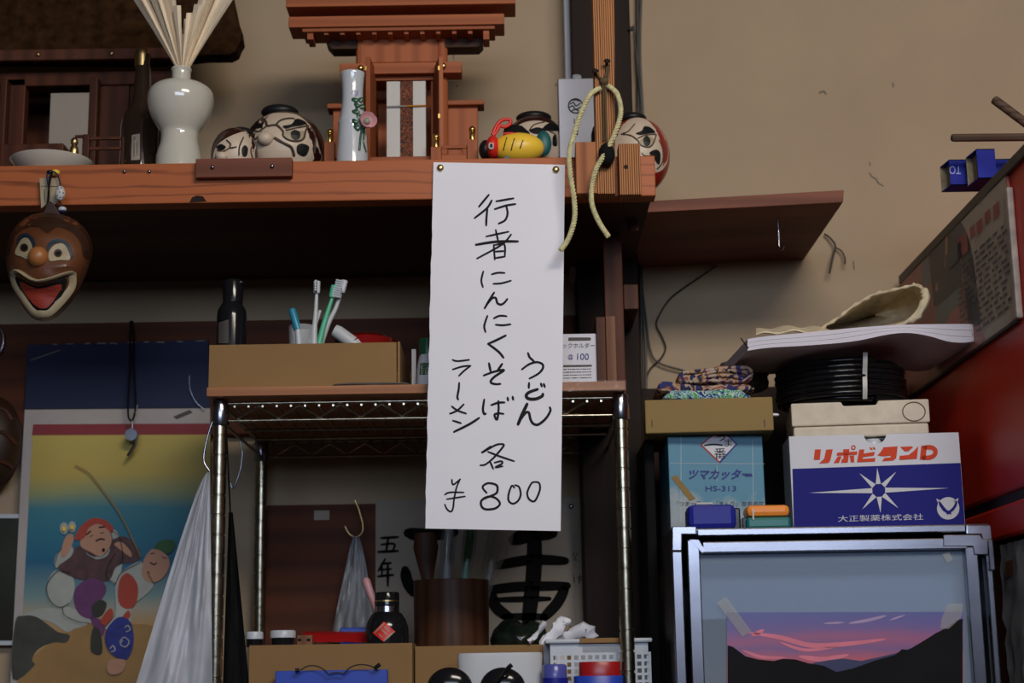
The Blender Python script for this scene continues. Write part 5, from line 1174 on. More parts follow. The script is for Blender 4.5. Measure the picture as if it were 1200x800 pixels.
# far left: second mask, framed photo, wire hook
ml = thing('carved_mask', 'dark round wooden mask cut off by the left picture edge', 'mask', tuple(P(-5, 575, 2.42)))
c = P(-10, 520, 2.42); k = S(-10, 520, 2.42); m = MB(); m.ball(c, (36*k, .04, 57*k), 32, 20); m.v = [(v[0], min(v[1], 2.42), v[2]) for v in m.v]; bvv = m.bvh(); m.build('face', 'red_lacquer_dark' if 'red_lacquer_dark' in M else 'mask_hair', ml, smooth=50)
pj = on_mesh(bvv, 2.39)
for pts in ([(-10,478),(5,480),(14,492)], [(-8,505),(6,508),(18,520)], [(-8,540),(5,542),(14,548)]):
    m = MB(); m.tube([pj(x, y, 0) for x, y in smoothline(pts, 4)], .0035, 8); m.build('carved_ridge', 'post_wood', ml, smooth=60)
fr = thing('framed_photo', 'framed dark landscape photo under the round mask at the left edge', 'frame', tuple(P(0, 755, 2.43)))
m = MB().prism([P(-60,602,2.43), P(26,602,2.43), P(16,756,2.43), P(-60,756,2.43)], (0,.012,0)); m.build('frame_body', 'pale_plastic', fr, bevel=.001)
ramp('photo_dark', 2, [(-.1, A(50,40,34,K*.5)), (-.03, A(48,50,34,K*.5)), (.03, A(58,62,46,K*.5)), (.1, A(50,52,44,K*.5))], .3, .5, 20)
MB().prism([P(-60,607,2.4295), P(24,607,2.4295), P(14.5,750,2.4295), P(-60,750,2.4295)], (0,-.0012,0)).build('photo', 'photo_dark', fr)
m = MB(); m.tube([P(x, y, 2.42) for x, y in smoothline([(-4,380),(3,390),(4,402),(0,412),(-6,415)], 5)], .0014, 8); one(m, 'wire_hook', 'steel', 'bent wire hook on the dark rail at the left edge', 'hook', smooth=60)

# ------------------------------------------------------------------ right side: showcase fridge
YFR = 1.985
cF = (760,600,2.727)
def F(x, y): return (cF[0]+x/cF[2], cF[1]+y/cF[2])
xL, xR = P(787, 640, YFR).x, P(1165, 640, YFR).x; ZF = P(975, 615.5, YFR).z
fg = thing('showcase_fridge', 'steel framed glass door refrigerator with boxes stacked on top', 'refrigerator', ((xL+xR)/2, YFR, 0))
plain('fridge_body', A(54,54,58,K*.6), .4, .2, .05)
YFB = 2.37
MB().box(xL+.002, xL+.012, YFR+.012, YFB, 0, ZF-.004).build('side_panel', 'fridge_body', fg); MB().box(xR-.012, xR-.002, YFR+.012, YFB, 0, ZF-.004).build('side_panel', 'fridge_body', fg)
MB().box(xL+.002, xR-.002, YFR+.012, YFB, ZF-.004, ZF).build('top_panel', 'fridge_body', fg)
MB().box(xL+.012, xR-.012, YFB-.01, YFB, 0, ZF-.004).build('back_panel', 'fridge_body', fg)
MB().box(xL+.012, xR-.012, YFR+.03, YFB-.01, 0, .3).build('plinth', 'fridge_body', fg)
def fb_(name, x0, y0, x1, y1, Y, d, mat='steel', bev=.0015, parent=None, z0=None):
    a = F(x0, y0); b = F(x1, y1); return MB().pbox(a[0], a[1], b[0], b[1], Y, d, z0=z0).build(name, mat, parent or fg, bevel=bev)
fb_('top_bar', 155, 46, 1015, 70, YFR, .012)
MB().prism([P(*F(x, y), YFR-.002) for x, y in ((75,45),(155,45),(155,72),(108,72),(108,125),(75,125))], (0,.014,0)).build('corner_piece', 'steel', fg, bevel=.0015)
MB().prism([P(*F(x, y), YFR-.002) for x, y in ((1015,40),(1095,40),(1100,88),(1068,88),(1062,70),(1015,70))], (0,.014,0)).build('corner_piece', 'steel', fg, bevel=.0015)
fb_('frame_stile', 79, 125, 113, 400, YFR, .012, z0=.05); fb_('frame_stile', 1086, 92, 1106, 400, YFR, .012, z0=.05)
fb_('hinge_bracket', 1088, 86, 1106, 186, YFR-.006, .006, 'steel')
dr = fb_('door_rail', 172, 88, 1020, 124, YFR-.004, .014); fb_('door_stile', 130, 88, 171, 500, YFR-.004, .014, z0=.1); fb_('door_stile', 1024, 110, 1066, 500, YFR-.004, .014, z0=.1)
MB().prism([P(*F(x, y), YFR-.006) for x, y in ((942,72),(1062,72),(1066,84),(1086,84),(1086,136),(1042,136),(1036,108),(942,108))], (0,.008,0)).build('hinge_plate', 'steel', fg, bevel=.001)
MB().prism([P(*F(x, y), YFR-.005) for x, y in ((130,88),(160,88),(180,124),(172,130))], (0,.001,0)).build('mitre', 'steel', fg)
gl = fb_('glass_pane', 171, 122, 1026, 500, YFR+.006, .003, 'glass_pane', 0, z0=.1)
plain('reflection_blue', A(120,146,190,K*.75), .5, 0, .03, 4); plain('inner_dark', A(70,72,58,K*.5), .6, 0, .1, 8)
fb_('reflection_panel', 160, 118, 1036, 338, YFR+.04, .02, 'reflection_blue', .002); fb_('inner_back', 150, 320, 1040, 500, YFR+.12, .01, 'inner_dark', 0, z0=.3)  # upper pale blue panel is added, its colour imitates a window reflected in the glass
# sunset photo taped to the glass
sx0, sy0 = F(250, 320); zcp = lambda py: P(990, py, YFR+.0055).z
ph = thing('sunset_poster', 'photo poster of a purple sunset over dark mountains taped to the fridge glass', 'poster', tuple(P(990, 800, YFR)))
YPo = YFR+.0052
zt, zb = zcp(718), zcp(880); zm = (zt+zb)/2
ramp('sunset_sky', 2, [(zcp(880)-zm, A(210,110,130,K*.62)), (zcp(772)-zm, A(200,100,120,K*.6)), (zcp(760)-zm, A(140,100,152,K*.6)), (zcp(750)-zm, A(172,100,140,K*.6)), (zcp(738)-zm, A(128,102,162,K*.6)), (zcp(728)-zm, A(112,102,168,K*.6)), (zcp(718)-zm, A(102,104,168,K*.6))], .35, .16, 14, nstretch=(.45,1,2.0), coat=.3)
pp = MB().prism([P(*F(250,320), YPo), P(*F(1006,318), YPo), P(*F(1006,760), YPo), P(*F(252,760), YPo)], (0,.0005,0)).build('print_sheet', 'sunset_sky', ph)
plain('ridge_far', A(52,52,96,K*.6), .35, 0, .1); plain('ridge_near', A(20,18,24,K*.35), .7, 0, .3, 20, 0, 0, .2); plain('pink_cloud', A(226,122,142,K*.64), .4, 0, .1, 40); plain('pale_cloud', A(176,150,190,K*.64), .4, 0, .1, 40)
pr = Print(on_depth(YPo), .0003, cF)
for s_, w_ in (([(320,385),(420,400),(520,425),(640,420),(760,405)], 16), ([(330,395),(370,375)], 14), ([(480,460),(560,470),(640,455)], 16), ([(420,415),(500,440),(600,430)], 10), ([(300,440),(360,462),(440,465)], 10)): pr.stroke(s_, w_, True, .2)
pr.build('pink_cloud', 'pink_cloud', pp)
pr = Print(on_depth(YPo), .0003, cF)
for s_, w_ in (([(640,355),(700,345),(760,330)], 10), ([(560,355),(625,352)], 7), ([(770,345),(820,328)], 6)): pr.stroke(s_, w_, True, .2)
pr.build('pale_cloud', 'pale_cloud', pp)
pr = Print(on_depth(YPo), .0006, cF); pr.poly([(480,500),(530,480),(580,472),(620,467),(680,475),(740,462),(790,450),(850,430),(850,600),(480,600)]); pr.build('far_ridge', 'ridge_far', pp)
pr = Print(on_depth(YPo), .0009, cF); pr.poly([(253,425),(270,430),(310,460),(350,470),(400,475),(430,468),(470,470),(510,482),(560,490),(600,510),(650,500),(720,475),(790,455),(810,437),(830,440),(880,410),(920,385),(950,370),(985,345),(1004,340),(1004,760),(253,760)]); pr.build('near_ridge', 'ridge_near', pp)
pr = Print(on_depth(YPo), .0012, cF); pr.text('@', (0,0,0,0)) if False else None
for (q_, nm) in (([(218,290),(248,270),(328,380),(300,398)], 0), ([(935,345),(955,292),(1005,292),(1000,335),(960,372),(932,372)], 0), ([(938,135),(960,125),(972,152),(955,162)], 0)):
    pr = Print(on_depth(YPo), .0014, cF); pr.poly(q_); pr.build('tape_piece', 'tape_clear', ph)

# boxes and things on the fridge
lf = thing('tonic_carton', 'blue and white tonic drink carton with star and orange lettering', 'carton', tuple(P(1030, 612, 2.06))[:2]+(ZF,))
A0 = P(929, 600, 2.095); B0 = P(1130, 600, 2.082); u_ = Vector((B0.x-A0.x, B0.y-A0.y, 0)); W_ = u_.length; u_.normalize(); n_ = Vector((-u_.y, u_.x, 0))   # into the depth
pf = on_plane(A0, n_); zTL = pf(927.5, 512.5).z; zTR = pf(1124, 505).z; ZT_ = (zTL+zTR)/2; D_ = .085
def LB(a, d, z): return Vector((A0.x, A0.y, 0)) + u_*a + n_*d + Vector((0,0,z))
cL = (930,500,5.714)
plt = lambda x, y: (cL[0]+x/cL[2], cL[1]+y/cL[2])
# front panel with thumb notch
aN = [(pf(*plt(x, y)) - LB(0,0,0)).dot(u_) for x, y in ((470,60),(620,55))]
arc = [LB(aN[1]+(aN[0]-aN[1])*(.5-.5*math.cos(math.pi*i/10)), 0, ZT_-.0125*math.sin(math.pi*i/10)) for i in range(11)]
front = [LB(0,0,ZF), LB(W_,0,ZF), LB(W_,0,ZT_)] + arc + [LB(0,0,ZT_)]
bodyc = MB().prism(front, n_*.001); bodyc.build('front_panel', 'carton_white', lf)
MB().prism([LB(0,.001,ZF), LB(0,D_,ZF), LB(0,D_,ZT_), LB(0,.001,ZT_)], u_*.001).build('side_panel', 'carton_white', lf)
MB().prism([LB(W_,.001,ZF), LB(W_,D_,ZF), LB(W_,D_,ZT_), LB(W_,.001,ZT_)], -u_*.001).build('side_panel', 'navy_print', lf)
MB().prism([LB(0,D_,ZF), LB(W_,D_,ZF), LB(W_,D_,ZT_), LB(0,D_,ZT_)], n_*.001).build('back_panel', 'carton_white', lf)
MB().prism([LB(.001,.03,ZT_-.001), LB(W_-.001,.03,ZT_-.001), LB(W_-.001,D_,ZT_-.001), LB(.001,D_,ZT_-.001)], (0,0,-.001)).build('top_panel', 'carton_white', lf)
cp0 = pf(*plt(547, 90)); ccx = LB((cp0-LB(0,0,0)).dot(u_), .018, 0); m = MB(); m.lathe(ccx.x, ccx.y, [(ZF+.004, .013), (ZT_-.010, .011), (ZT_-.0065, .0100), (ZT_-.004, .008)], 20); m.build('bottle_cap', 'pale_plastic', lf, smooth=40)
pr = Print(pf, .0004, cL); pr.poly([(-8,281),(1127,241),(1180,680),(-8,690)])
# keep the printed band on the panel
def clampv(v):
    a = (Vector(v)-LB(0,0,0)).dot(u_); z = v[2]; a = min(max(a, .0003), W_-.0003); z = max(z, ZF+.0003); w_ = LB(a, -.0004, z); return tuple(w_)
pr.v = [clampv(v) for v in pr.v]; pr.build('blue_band', 'navy_print', lf)
pr = Print(pf, .0008, cL)
cxs, cys = 570, 425; R_ = 44
for (tx, ty) in ((100,442),(1040,410),(560,275),(582,575),(440,310),(687,300),(460,552),(703,545)):
    dx, dy = tx-cxs, ty-cys; l = math.hypot(dx, dy); dx /= l; dy /= l; b = (cxs+dx*R_*.98, cys+dy*R_*.98); wv_ = 17
    pr.poly([(b[0]-dy*wv_, b[1]+dx*wv_), (tx, ty), (b[0]+dy*wv_, b[1]-dx*wv_)])
pr.build('star', 'star_print', lf)
pr = Print(pf, .0008, cL); pr.poly([(955,480),(1000,500),(975,530)]); pr.poly([(1104,476),(1068,496),(1095,525)]); pr.disc(1035, 545, 75, 75, 28); em = pr.build('emblem', 'star_print', lf)
pr = Print(pf, .0012, cL); pr.poly([(968,492),(985,505),(1012,540),(1030,560),(1045,558),(1068,535),(1085,503),(1098,486),(1092,530),(1072,560),(1055,572),(1056,588),(1040,582),(1030,590),(1020,575),(1000,562),(978,530)])
pr.build('bird_mark', 'navy_print', em)
pr = Print(pf, .0010, cL); pr.text('大正製薬株式会社', (298, 594, 868, 636), rise=-14); pr.build('maker_lettering', 'star_print', lf)
pr = Print(pf, .0008, cL)
for pl_ in ([(143,151),(183,150),(176,219),(135,220)], [(218,152),(263,149),(247,220),(236,240),(170,246),(192,224),(205,212)],
  [(292,172),(428,164),(424,186),(288,192)], [(332,150),(374,148),(364,238),(318,241),(324,215),(334,214)], [(296,197),(322,196),(304,240),(268,242)], [(375,193),(405,191),(406,236),(384,238)],
  [(440,152),(474,150),(470,178),(545,166),(538,192),(466,202),(462,214),(548,208),(544,232),(424,236)], [(508,138),(520,137),(530,152),(516,153)], [(528,136),(540,135),(550,150),(536,151)],
  [(602,136),(697,130),(688,208),(668,224),(592,230),(606,208),(650,203),(652,192),(600,197),(562,190),(584,166)], 
  [(715,133),(790,130),(800,136),(770,162),(745,164)], [(835,128),(826,213),(707,221),(711,193),(770,188),(806,160)]):
    pr.poly(pl_)
n = 16; pr.stroke([(401+12*math.cos(2*math.pi*i/n), 138+12*math.sin(2*math.pi*i/n)) for i in range(n+1)], 8)
# D as a bent bar
pr.poly([(855,126),(892,124),(884,218),(845,220)]); pr.stroke([(880,138),(920,137),(948,155),(945,185),(915,204),(870,206)], 30, True, 1.0)
pr.build('orange_lettering', 'orange_print', lf)

# sky-blue carton
tc_ = thing('cutter_carton', 'sky blue carton with cloud print standing under the olive box', 'carton', (P(840,612,2.125).x, 2.125, ZF))
YT = 2.125
xa1, xb1 = P(784, 560, YT).x, P(895.5, 560, YT).x; zt1 = P(840, 509.5, YT).z
m_, nt, b_n = new_mat('cloud_print'); b_n.inputs['Roughness'].default_value = .5
tcn = nt.nodes.new('ShaderNodeTexCoord'); nzn = nt.nodes.new('ShaderNodeTexNoise'); nzn.inputs['Scale'].default_value = 22; nzn.inputs['Detail'].default_value = 5
sep = nt.nodes.new('ShaderNodeSeparateXYZ'); ma = nt.nodes.new('ShaderNodeMath'); ma.operation = 'MULTIPLY_ADD'; ma.inputs[1].default_value = -9.0
crn = nt.nodes.new('ShaderNodeValToRGB'); crn.color_ramp.elements[0].position = .53; crn.color_ramp.elements[1].position = .70
crn.color_ramp.elements[0].color = A(78,142,170,K*.62); crn.color_ramp.elements[1].color = A(160,172,178,K*.62)
nt.links.new(tcn.outputs['Object'], nzn.inputs['Vector']); nt.links.new(tcn.outputs['Object'], sep.inputs[0]); nt.links.new(sep.outputs[2], ma.inputs[0]); nt.links.new(nzn.outputs['Fac'], ma.inputs[2]); nt.links.new(ma.outputs[0], crn.inputs[0]); nt.links.new(crn.outputs[0], b_n.inputs['Base Color'])
MB().box(xa1, xb1, YT, YT+.14, ZF, zt1).build('carton_body', 'cloud_print', tc_, bevel=.001)
cT = (770,500,6.665); pjt = on_depth(YT)
def tprint(name, mat, off, fn): pr = Print(pjt, off, cT); fn(pr); return pr.build(name, mat, tc_)
tprint('badge_edge', 'news_red', .0004, lambda p: p.poly([(335,140),(430,66),(480,66),(487,180),(487,285)])); tprint('badge_edge', 'robe_blue', .0004, lambda p: p.poly([(628,135),(560,66),(480,66),(487,180),(487,292)]))
tprint('badge', 'carton_white', .0007, lambda p: p.poly([(352,140),(440,68),(545,68),(614,135),(487,268)]))
tprint('badge_lettering', 'ink', .0010, lambda p: (p.stroke([(470,78),(515,68),(525,90),(490,108)], 9), p.stroke([(370,145),(440,137),(512,143)], 13), p.text('ま', (525,92,585,152)), p.text('番', (445,165,540,248))))
tprint('title_lettering', 'robe_blue', .0008, lambda p: [p.text('ツマカッター', (232,330,725,412), slant=25, bold=.035)] and p.stroke([(690,382),(742,380)], 14))
tprint('model_lettering', 'robe_blue', .0008, lambda p: p.text('HS-313', (378,460,618,502), bold=.012))
tprint('small_lettering', 'poster_navy', .0008, lambda p: p.text('「つま一番」と「まんり」自由自在', (155,580,832,618)))
def lines_(p):
    p.stroke([(187,70),(187,740)], 3); p.stroke([(745,100),(752,600)], 3); p.stroke([(100,285),(838,288)], 3); p.stroke([(468,300),(466,430)], 3)
tprint('fold_line', 'star_print', .0005, lines_)
tprint('brown_tape', 'olive_card', .0006, lambda p: p.poly([(108,395),(150,375),(300,560),(255,580)]))
# olive lid box
ob = thing('olive_box', 'shallow olive brown cardboard box on top of the sky blue carton', 'box', (P(830,510,2.105).x, 2.105, zt1))
xa2, xb2 = P(756, 490, 2.105).x, P(905, 490, 2.105).x; zt2 = P(830, 467.5, 2.105).z
RZ = lambda x, y, a: Matrix.Translation((x, y, 0)) @ Matrix.Rotation(math.radians(a), 4, 'Z') @ Matrix.Translation((-x, -y, 0))
MB().box(xa2, xb2, 2.105, 2.29, zt1+.0003, zt2, RZ(xa2, 2.105, -4)).build('box_body', 'olive_card', ob, bevel=.0015)
for x in (764, 896):
    yo = 2.105-math.tan(math.radians(4))*(P(x,496,2.1).x-xa2)-.0005; c = P(x, 496, yo); MB().box(c.x-.0006, c.x+.0006, yo, yo+.0006, c.z-.005, c.z+.005).build('staple', 'cable', ob)
m = MB(); m.ball(P(908, 486, 2.12), (.006,.004,.0022), 12, 8); m.v = m.v; m.build('paper_scrap', 'paper', ob, smooth=60)
# folded cloths
def bundle(name, mat, prof, Y0, Y1, r, lab, seed, z0):
    rg = random.Random(seed); t = MB(); L_ = smoothline([P(x, y, Y0) for x, y in prof], 6)
    def f(u, v):
        i = u*(len(L_)-1); a = int(i); b = min(a+1, len(L_)-1); p = Vector(L_[a]).lerp(Vector(L_[b]), i-a); return p + Vector((0, (Y1-Y0)*v, .003*math.sin(v*5+u*9)))
    t.grid(f, 46, 8, (0, 0, -r)); t.v = [(v[0], v[1], max(v[2], z0)) for v in t.v]; return one(t, name, mat, lab, 'cloth', smooth=60)
def soft(name, mat, outline, Y, d, parent=None, bev=.004, z0=None, amp=.0012):
    # a folded cloth layer: rounded outline swept back, with small waves
    L_ = smoothline(outline, 5, True); n = len(L_); m = MB(); rows = []
    steps = [(0, .80), (.002, .93), (.006, 1.0), (.3, 1.0), (.6, 1.0), (.9, .97), (1.0, .8)]
    cx = sum(p[0] for p in L_)/n; cy = sum(p[1] for p in L_)/n
    for q_, (t, s_) in enumerate(steps):
        yy = Y + (t if t < .01 else t*d); row = []
        for i, (x, y) in enumerate(L_):
            kk = 1 if s_ == 1 else s_
            p = P(x, y, Y); c0 = P(cx, cy, Y)
            w_ = Vector((p.x-(1-kk)*.012*(1 if p.x > c0.x else -1), yy, c0.z+(p.z-c0.z)*kk)); w_.z += amp*math.sin(i*.9+q_*1.7); w_.y += amp*math.sin(i*1.3)
            if z0 is not None: w_.z = max(w_.z, z0)
            row.append(w_)
        rows.append(row)
    m.add([p for r_ in rows for p in r_], [(q_*n+i, q_*n+(i+1)%n, (q_+1)*n+(i+1)%n, (q_+1)*n+i) for q_ in range(len(rows)-1) for i in range(n)] + [tuple(range(n)), tuple((len(rows)-1)*n+i for i in range(n))])
    return m.build(name, mat, parent, smooth=70)
tag(soft('folded_cloth', 'leaf_cloth', [(784,468),(783,461),(792,457),(812,458),(835,457),(860,456),(873,460),(874,468)], 2.108, .10, z0=zt2+.0003), 'green and blue leaf patterned cloth lying on the olive box', 'cloth')
ck = thing('cloth_bundle', 'folded floral cloth in navy and tan on top of the leaf cloth', 'cloth', (P(828,458,2.15).x, 2.15, P(828,458,2.115).z))
soft('lower_fold', 'floral_cloth', [(773,458),(772,450),(778,446),(800,450),(830,452),(862,450),(880,452),(882,457),(840,458.5),(800,459)], 2.112, .09, ck)
soft('upper_fold', 'floral_cloth', [(796,447),(796,438),(806,434),(828,431),(850,428),(872,427),(882,432),(883,441),(874,449),(850,451),(828,449),(808,450)], 2.118, .09, ck)
for pts, w_ in (([(812,446),(830,437),(850,434),(874,436)], .0035), ([(808,447.5),(835,446),(868,447),(880,440)], .003), ([(800,437),(826,434),(850,431.5),(874,431),(881,436)], .0035), ([(818,444),(838,440),(860,441),(870,444)], .003)):
    m = MB(); m.tube([P(x, y, 2.1165) for x, y in smoothline(pts, 4)], w_, 9, False, .8); m.build('fold_edge', 'floral_cloth', ck, smooth=60)
gc = MB(); rg = random.Random(12); c = P(872, 440, 2.27); gc.ball((c.x, 2.27, c.z), (.036, .04, .03), 26, 16); gc.v = [(v[0]+.003*math.sin(v[2]*300), v[1]+.003*math.sin(v[0]*240), max(zt2, v[2]+.0025*math.sin(v[0]*260))) for v in gc.v]
one(gc, 'grey_cloth', 'grey_cloth', 'crumpled dark grey cloth behind the floral cloth', 'cloth', smooth=60)

# tape measures
tm = thing('tape_measure', 'shiny blue tape measure with white top label on the fridge', 'tape measure', (P(834,612,2.02).x, 2.02, ZF), 'tape measures on the fridge')
def rr_box(x0, x1, yt, Y, d, r=.006):
    a = P(x0, 600, Y).x; b = P(x1, 600, Y).x; z1 = P((x0+x1)/2, yt, Y).z; return a, b, z1
a, b, z1 = rr_box(806, 863, 590.5, 2.01, .04)
MB().box(a, b, 2.01, 2.05, ZF, z1).build('case', 'deep_blue_plastic', tm, bevel=.007)
MB().box(a+.012, a+.032, 2.018, 2.04, z1, z1+.0028).build('top_label', 'black_plastic', tm); MB().box(a+.012, a+.032, 2.0178, 2.018, z1+.0012, z1+.0030).build('white_stripe', 'white_paint', tm)
MB().box(b-.004, b+.006, 2.018, 2.04, ZF, z1-.004).build('end_grip', 'black_plastic', tm, bevel=.002)
tm2 = thing('tape_measure', 'orange and teal tape measure leaning against the tonic carton', 'tape measure', (P(899,612,2.03).x, 2.03, ZF), 'tape measures on the fridge')
a, b, z1 = rr_box(874, 927, 591, 2.02, .04); zm_ = ZF+(z1-ZF)*.5
MB().box(a, b, 2.02, 2.058, ZF, zm_).build('lower_case', 'teal_plastic', tm2, bevel=.004); MB().box(a+.001, b-.001, 2.02, 2.058, zm_+.0002, z1).build('upper_case', 'orange_plastic', tm2, bevel=.006)
MB().box(a-.004, a+.002, 2.026, 2.05, ZF, zm_).build('end_grip', 'black_plastic', tm2, bevel=.001); c = P(882.5, 603, 2.019); MB().box(c.x-.001, c.x+.001, 2.0186, 2.0199, c.z-.006, c.z+.007).build('white_mark', 'white_paint', tm2)

# foam lids
zf0 = ZT_+.0005
z_f1 = P(1005, 498.5, 2.12).z; z_f2 = P(1005, 471.5, 2.12).z
for i, (x0, x1, za, zb_, dx, lab) in enumerate(((929, 1084, ZT_, z_f1-.0008, 0, 'lower cream foam lid resting on the tonic carton'), (927.5, 1086, z_f1, z_f2, 0, 'upper cream foam lid with a round corner mark'))):
    t = thing('foam_lid', lab, 'foam lid', (P(1005, 500, 2.12).x, 2.12, za), 'stacked foam lids'); a = P(x0, 490, 2.12).x; b = P(x1, 490, 2.12).x
    if i == 0: MB().box(a, b, 2.12, 2.28, za, zb_, RZ(a, 2.12, -7)).build('slab', 'foam', t, bevel=.003)
    else:
        k = S(1000, 480, 2.12); xm0 = P(985, 475, 2.12).x; xm1 = P(1027, 475, 2.12).x
        rz_ = RZ(a, 2.12, -7)
        MB().prism([rz_ @ Vector(v) for v in ((a,2.12,za),(b,2.12,za),(b,2.12,zb_),(xm1,2.12,zb_),(xm1-.002,2.12,zb_-.0055),(xm0+.002,2.12,zb_-.0055),(xm0,2.12,zb_),(a,2.12,zb_))], rz_.to_3x3() @ Vector((0,.16,0))).build('slab', 'foam', t, bevel=.002)
        q_ = on_plane((a, 2.12, 0), rz_.to_3x3() @ Vector((0,1,0)))(1071, 482, .0005); m = MB(); m.tube([q_+rz_.to_3x3() @ Vector((.0145*math.cos(2*math.pi*j/24), 0, .0125*math.sin(2*math.pi*j/24))) for j in range(24)], .0007, 6, True); m.build('round_mark', 'foam_stain', t, smooth=60)
# black hose coil
zc0 = z_f2+.0003; zc1 = P(950, 406, 2.06).z
co = thing('hose_coil', 'shiny black hose coil tied with a clear strap on the foam lids', 'hose', (P(985,470,2.16).x, 2.18, zc0))
cc = P(984, 440, 2.18); R0 = 72*S(984, 440, 2.18); hr = .0042; turns = int((zc1-zc0)/(2*hr)); pts = []
for lay in range(2):
    for i in range(turns*36+1):
        th = 2*math.pi*i/36; zz_ = zc0+hr+ (2*hr)*(i/36 if lay == 0 else turns-i/36)*(turns-1)/turns*1.0; r_ = R0-lay*2*hr + .0012*math.sin(th*1.3+lay); pts.append((cc.x+r_*math.cos(th-1.2), 2.18+r_*math.sin(th-1.2)*.9, zz_))
m = MB(); m.tube(pts, hr, 8); m.build('hose', 'coil_rubber', co, smooth=60)
xs = P(1009, 440, 2.12).x; ys_ = 2.18-.9*math.sqrt(max(0, R0**2-(xs-cc.x)**2))-hr-.0012
m = MB(); m.grid(lambda u, v: Vector((xs-.004*(1-v)+.006*u, ys_-.001*math.sin(v*9), zc0+.001+(zc1-zc0-.002)*v)), 3, 10, (0,.0006,0)); m.build('strap', 'tape_film', co, smooth=60)
# magazine laid on the coil
mg = thing('magazine_stack', 'floppy pale folded magazine laid across the hose coil', 'magazine', (P(1000,400,2.06).x, 2.06, P(1000,405,2.06).z))
topl = smoothline([(876,397),(900,393.5),(950,389),(1000,384),(1050,380.5),(1100,379.5),(1140,379.5),(1147,382)], 5)
botl = smoothline([(876,411),(900,407.5),(950,404.5),(1000,400),(1040,392),(1065,390),(1090,394),(1110,400),(1130,401.5),(1145,399)], 5)
def at_(L_, u): i = u*(len(L_)-1); a = int(i); b = min(a+1, len(L_)-1); t = i-a; return (L_[a][0]*(1-t)+L_[b][0]*t, L_[a][1]*(1-t)+L_[b][1]*t)
for j in range(3):
    def lay(s_):
        def f(u, v):
            a, b = at_(topl, u), at_(botl, u); w_ = (j+s_)/3; p = P(a[0]*(1-w_)+b[0]*w_, a[1]*(1-w_)+b[1]*w_, 2.06); return p + Vector((-.01*v, .20*v, .0))
        return f
    f0, f1 = lay(.03), lay(.97); m = MB(); nu = 40
    vs = [f0(i/nu, v) for v in (0, .25, .5, .75, 1) for i in range(nu+1)] + [f1(i/nu, v) for v in (0, .25, .5, .75, 1) for i in range(nu+1)]; w_ = nu+1; o5 = 5*w_
    fs = []
    for jj in range(4):
        for i in range(nu): fs += [(jj*w_+i, jj*w_+i+1, (jj+1)*w_+i+1, (jj+1)*w_+i), (o5+jj*w_+i, o5+(jj+1)*w_+i, o5+(jj+1)*w_+i+1, o5+jj*w_+i+1)]
        fs += [(jj*w_, (jj+1)*w_, o5+(jj+1)*w_, o5+jj*w_), (jj*w_+nu, o5+jj*w_+nu, o5+(jj+1)*w_+nu, (jj+1)*w_+nu)]
    for i in range(nu): fs += [(i, o5+i, o5+i+1, i+1), (4*w_+i, 4*w_+i+1, o5+4*w_+i+1, o5+4*w_+i)]
    m.add(vs, fs); m.build('page_block', 'magazine_paper', mg, smooth=40)
m = MB(); m.tube([P(868,396,2.055), P(877,408,2.055)], .0008, 6); m.build('staple', 'steel', mg)
# canvas bag on the magazine
bgc = thing('canvas_bag', 'crumpled cream canvas bag with open mouth on the magazine', 'bag', (P(1020,385,2.12).x, 2.12, P(1020,383,2.12).z))
rimp = smoothline([(955,391),(985,389),(1020,386),(1050,382),(1072,372),(1084,352),(1083,341),(1074,334),(1058,337),(1030,343),(1008,354),(985,370),(965,383)], 5, True)
rg = random.Random(21); n = len(rimp); cx1, cy1 = 1035, 365
rings = []
def ring(s_, Y, jit, sh=(0,0)): return [P(cx1+(x-cx1)*s_+sh[0]+rg.uniform(-jit,jit), cy1+(y-cy1)*s_+sh[1]+rg.uniform(-jit,jit), Y-.06*(x-1020)/130) for x, y in rimp]
cy1 = 365
rings = [ring(1.0, 2.13, .5), ring(.97, 2.145, .6), ring(.93, 2.17, .8), ring(.8, 2.21, .8), ring(.4, 2.235, .8, (-8, 4)), ring(.02, 2.24, 0, (-8, 4))]
m = MB(); m.add([p for r_ in rings for p in r_], [(q_*n+i, q_*n+(i+1)%n, (q_+1)*n+(i+1)%n, (q_+1)*n+i) for q_ in range(len(rings)-1) for i in range(n)]); m.build('bag_inside', 'canvas_bag', bgc, smooth=50)
outr = [ring(1.0, 2.128, .4), ring(1.04, 2.145, .6), ring(1.02, 2.18, .8), ring(.92, 2.225, .8), ring(.5, 2.25, .8, (-8,4))]
m = MB(); m.add([p for r_ in outr for p in r_], [(q_*n+i, q_*n+(i+1)%n, (q_+1)*n+(i+1)%n, (q_+1)*n+i) for q_ in range(len(outr)-1) for i in range(n)]); m.build('bag_outside', 'canvas_bag', bgc, smooth=50)
m = MB(); m.tube([p+Vector((rg.uniform(-.0006,.0006), 0, rg.uniform(-.0006,.0006))) for p in rings[0]], [.0016+.0012*(i % 3 == 0)+(.0035 if 18 < i < 32 else 0) for i in range(n)], 7, True); m.build('hem', 'canvas_bag', bgc, smooth=50)
m = MB(); m.grid(lambda u, v: P(886+95*u, 388.5-3.5*math.sin(u*3.1)-1.5*math.sin(u*17+v*2)+(-2.5 if v > .5 else 2), 2.10+.08*v), 30, 6, (0,0,-.002)); m.build('flat_tail', 'canvas_bag', bgc, smooth=60)

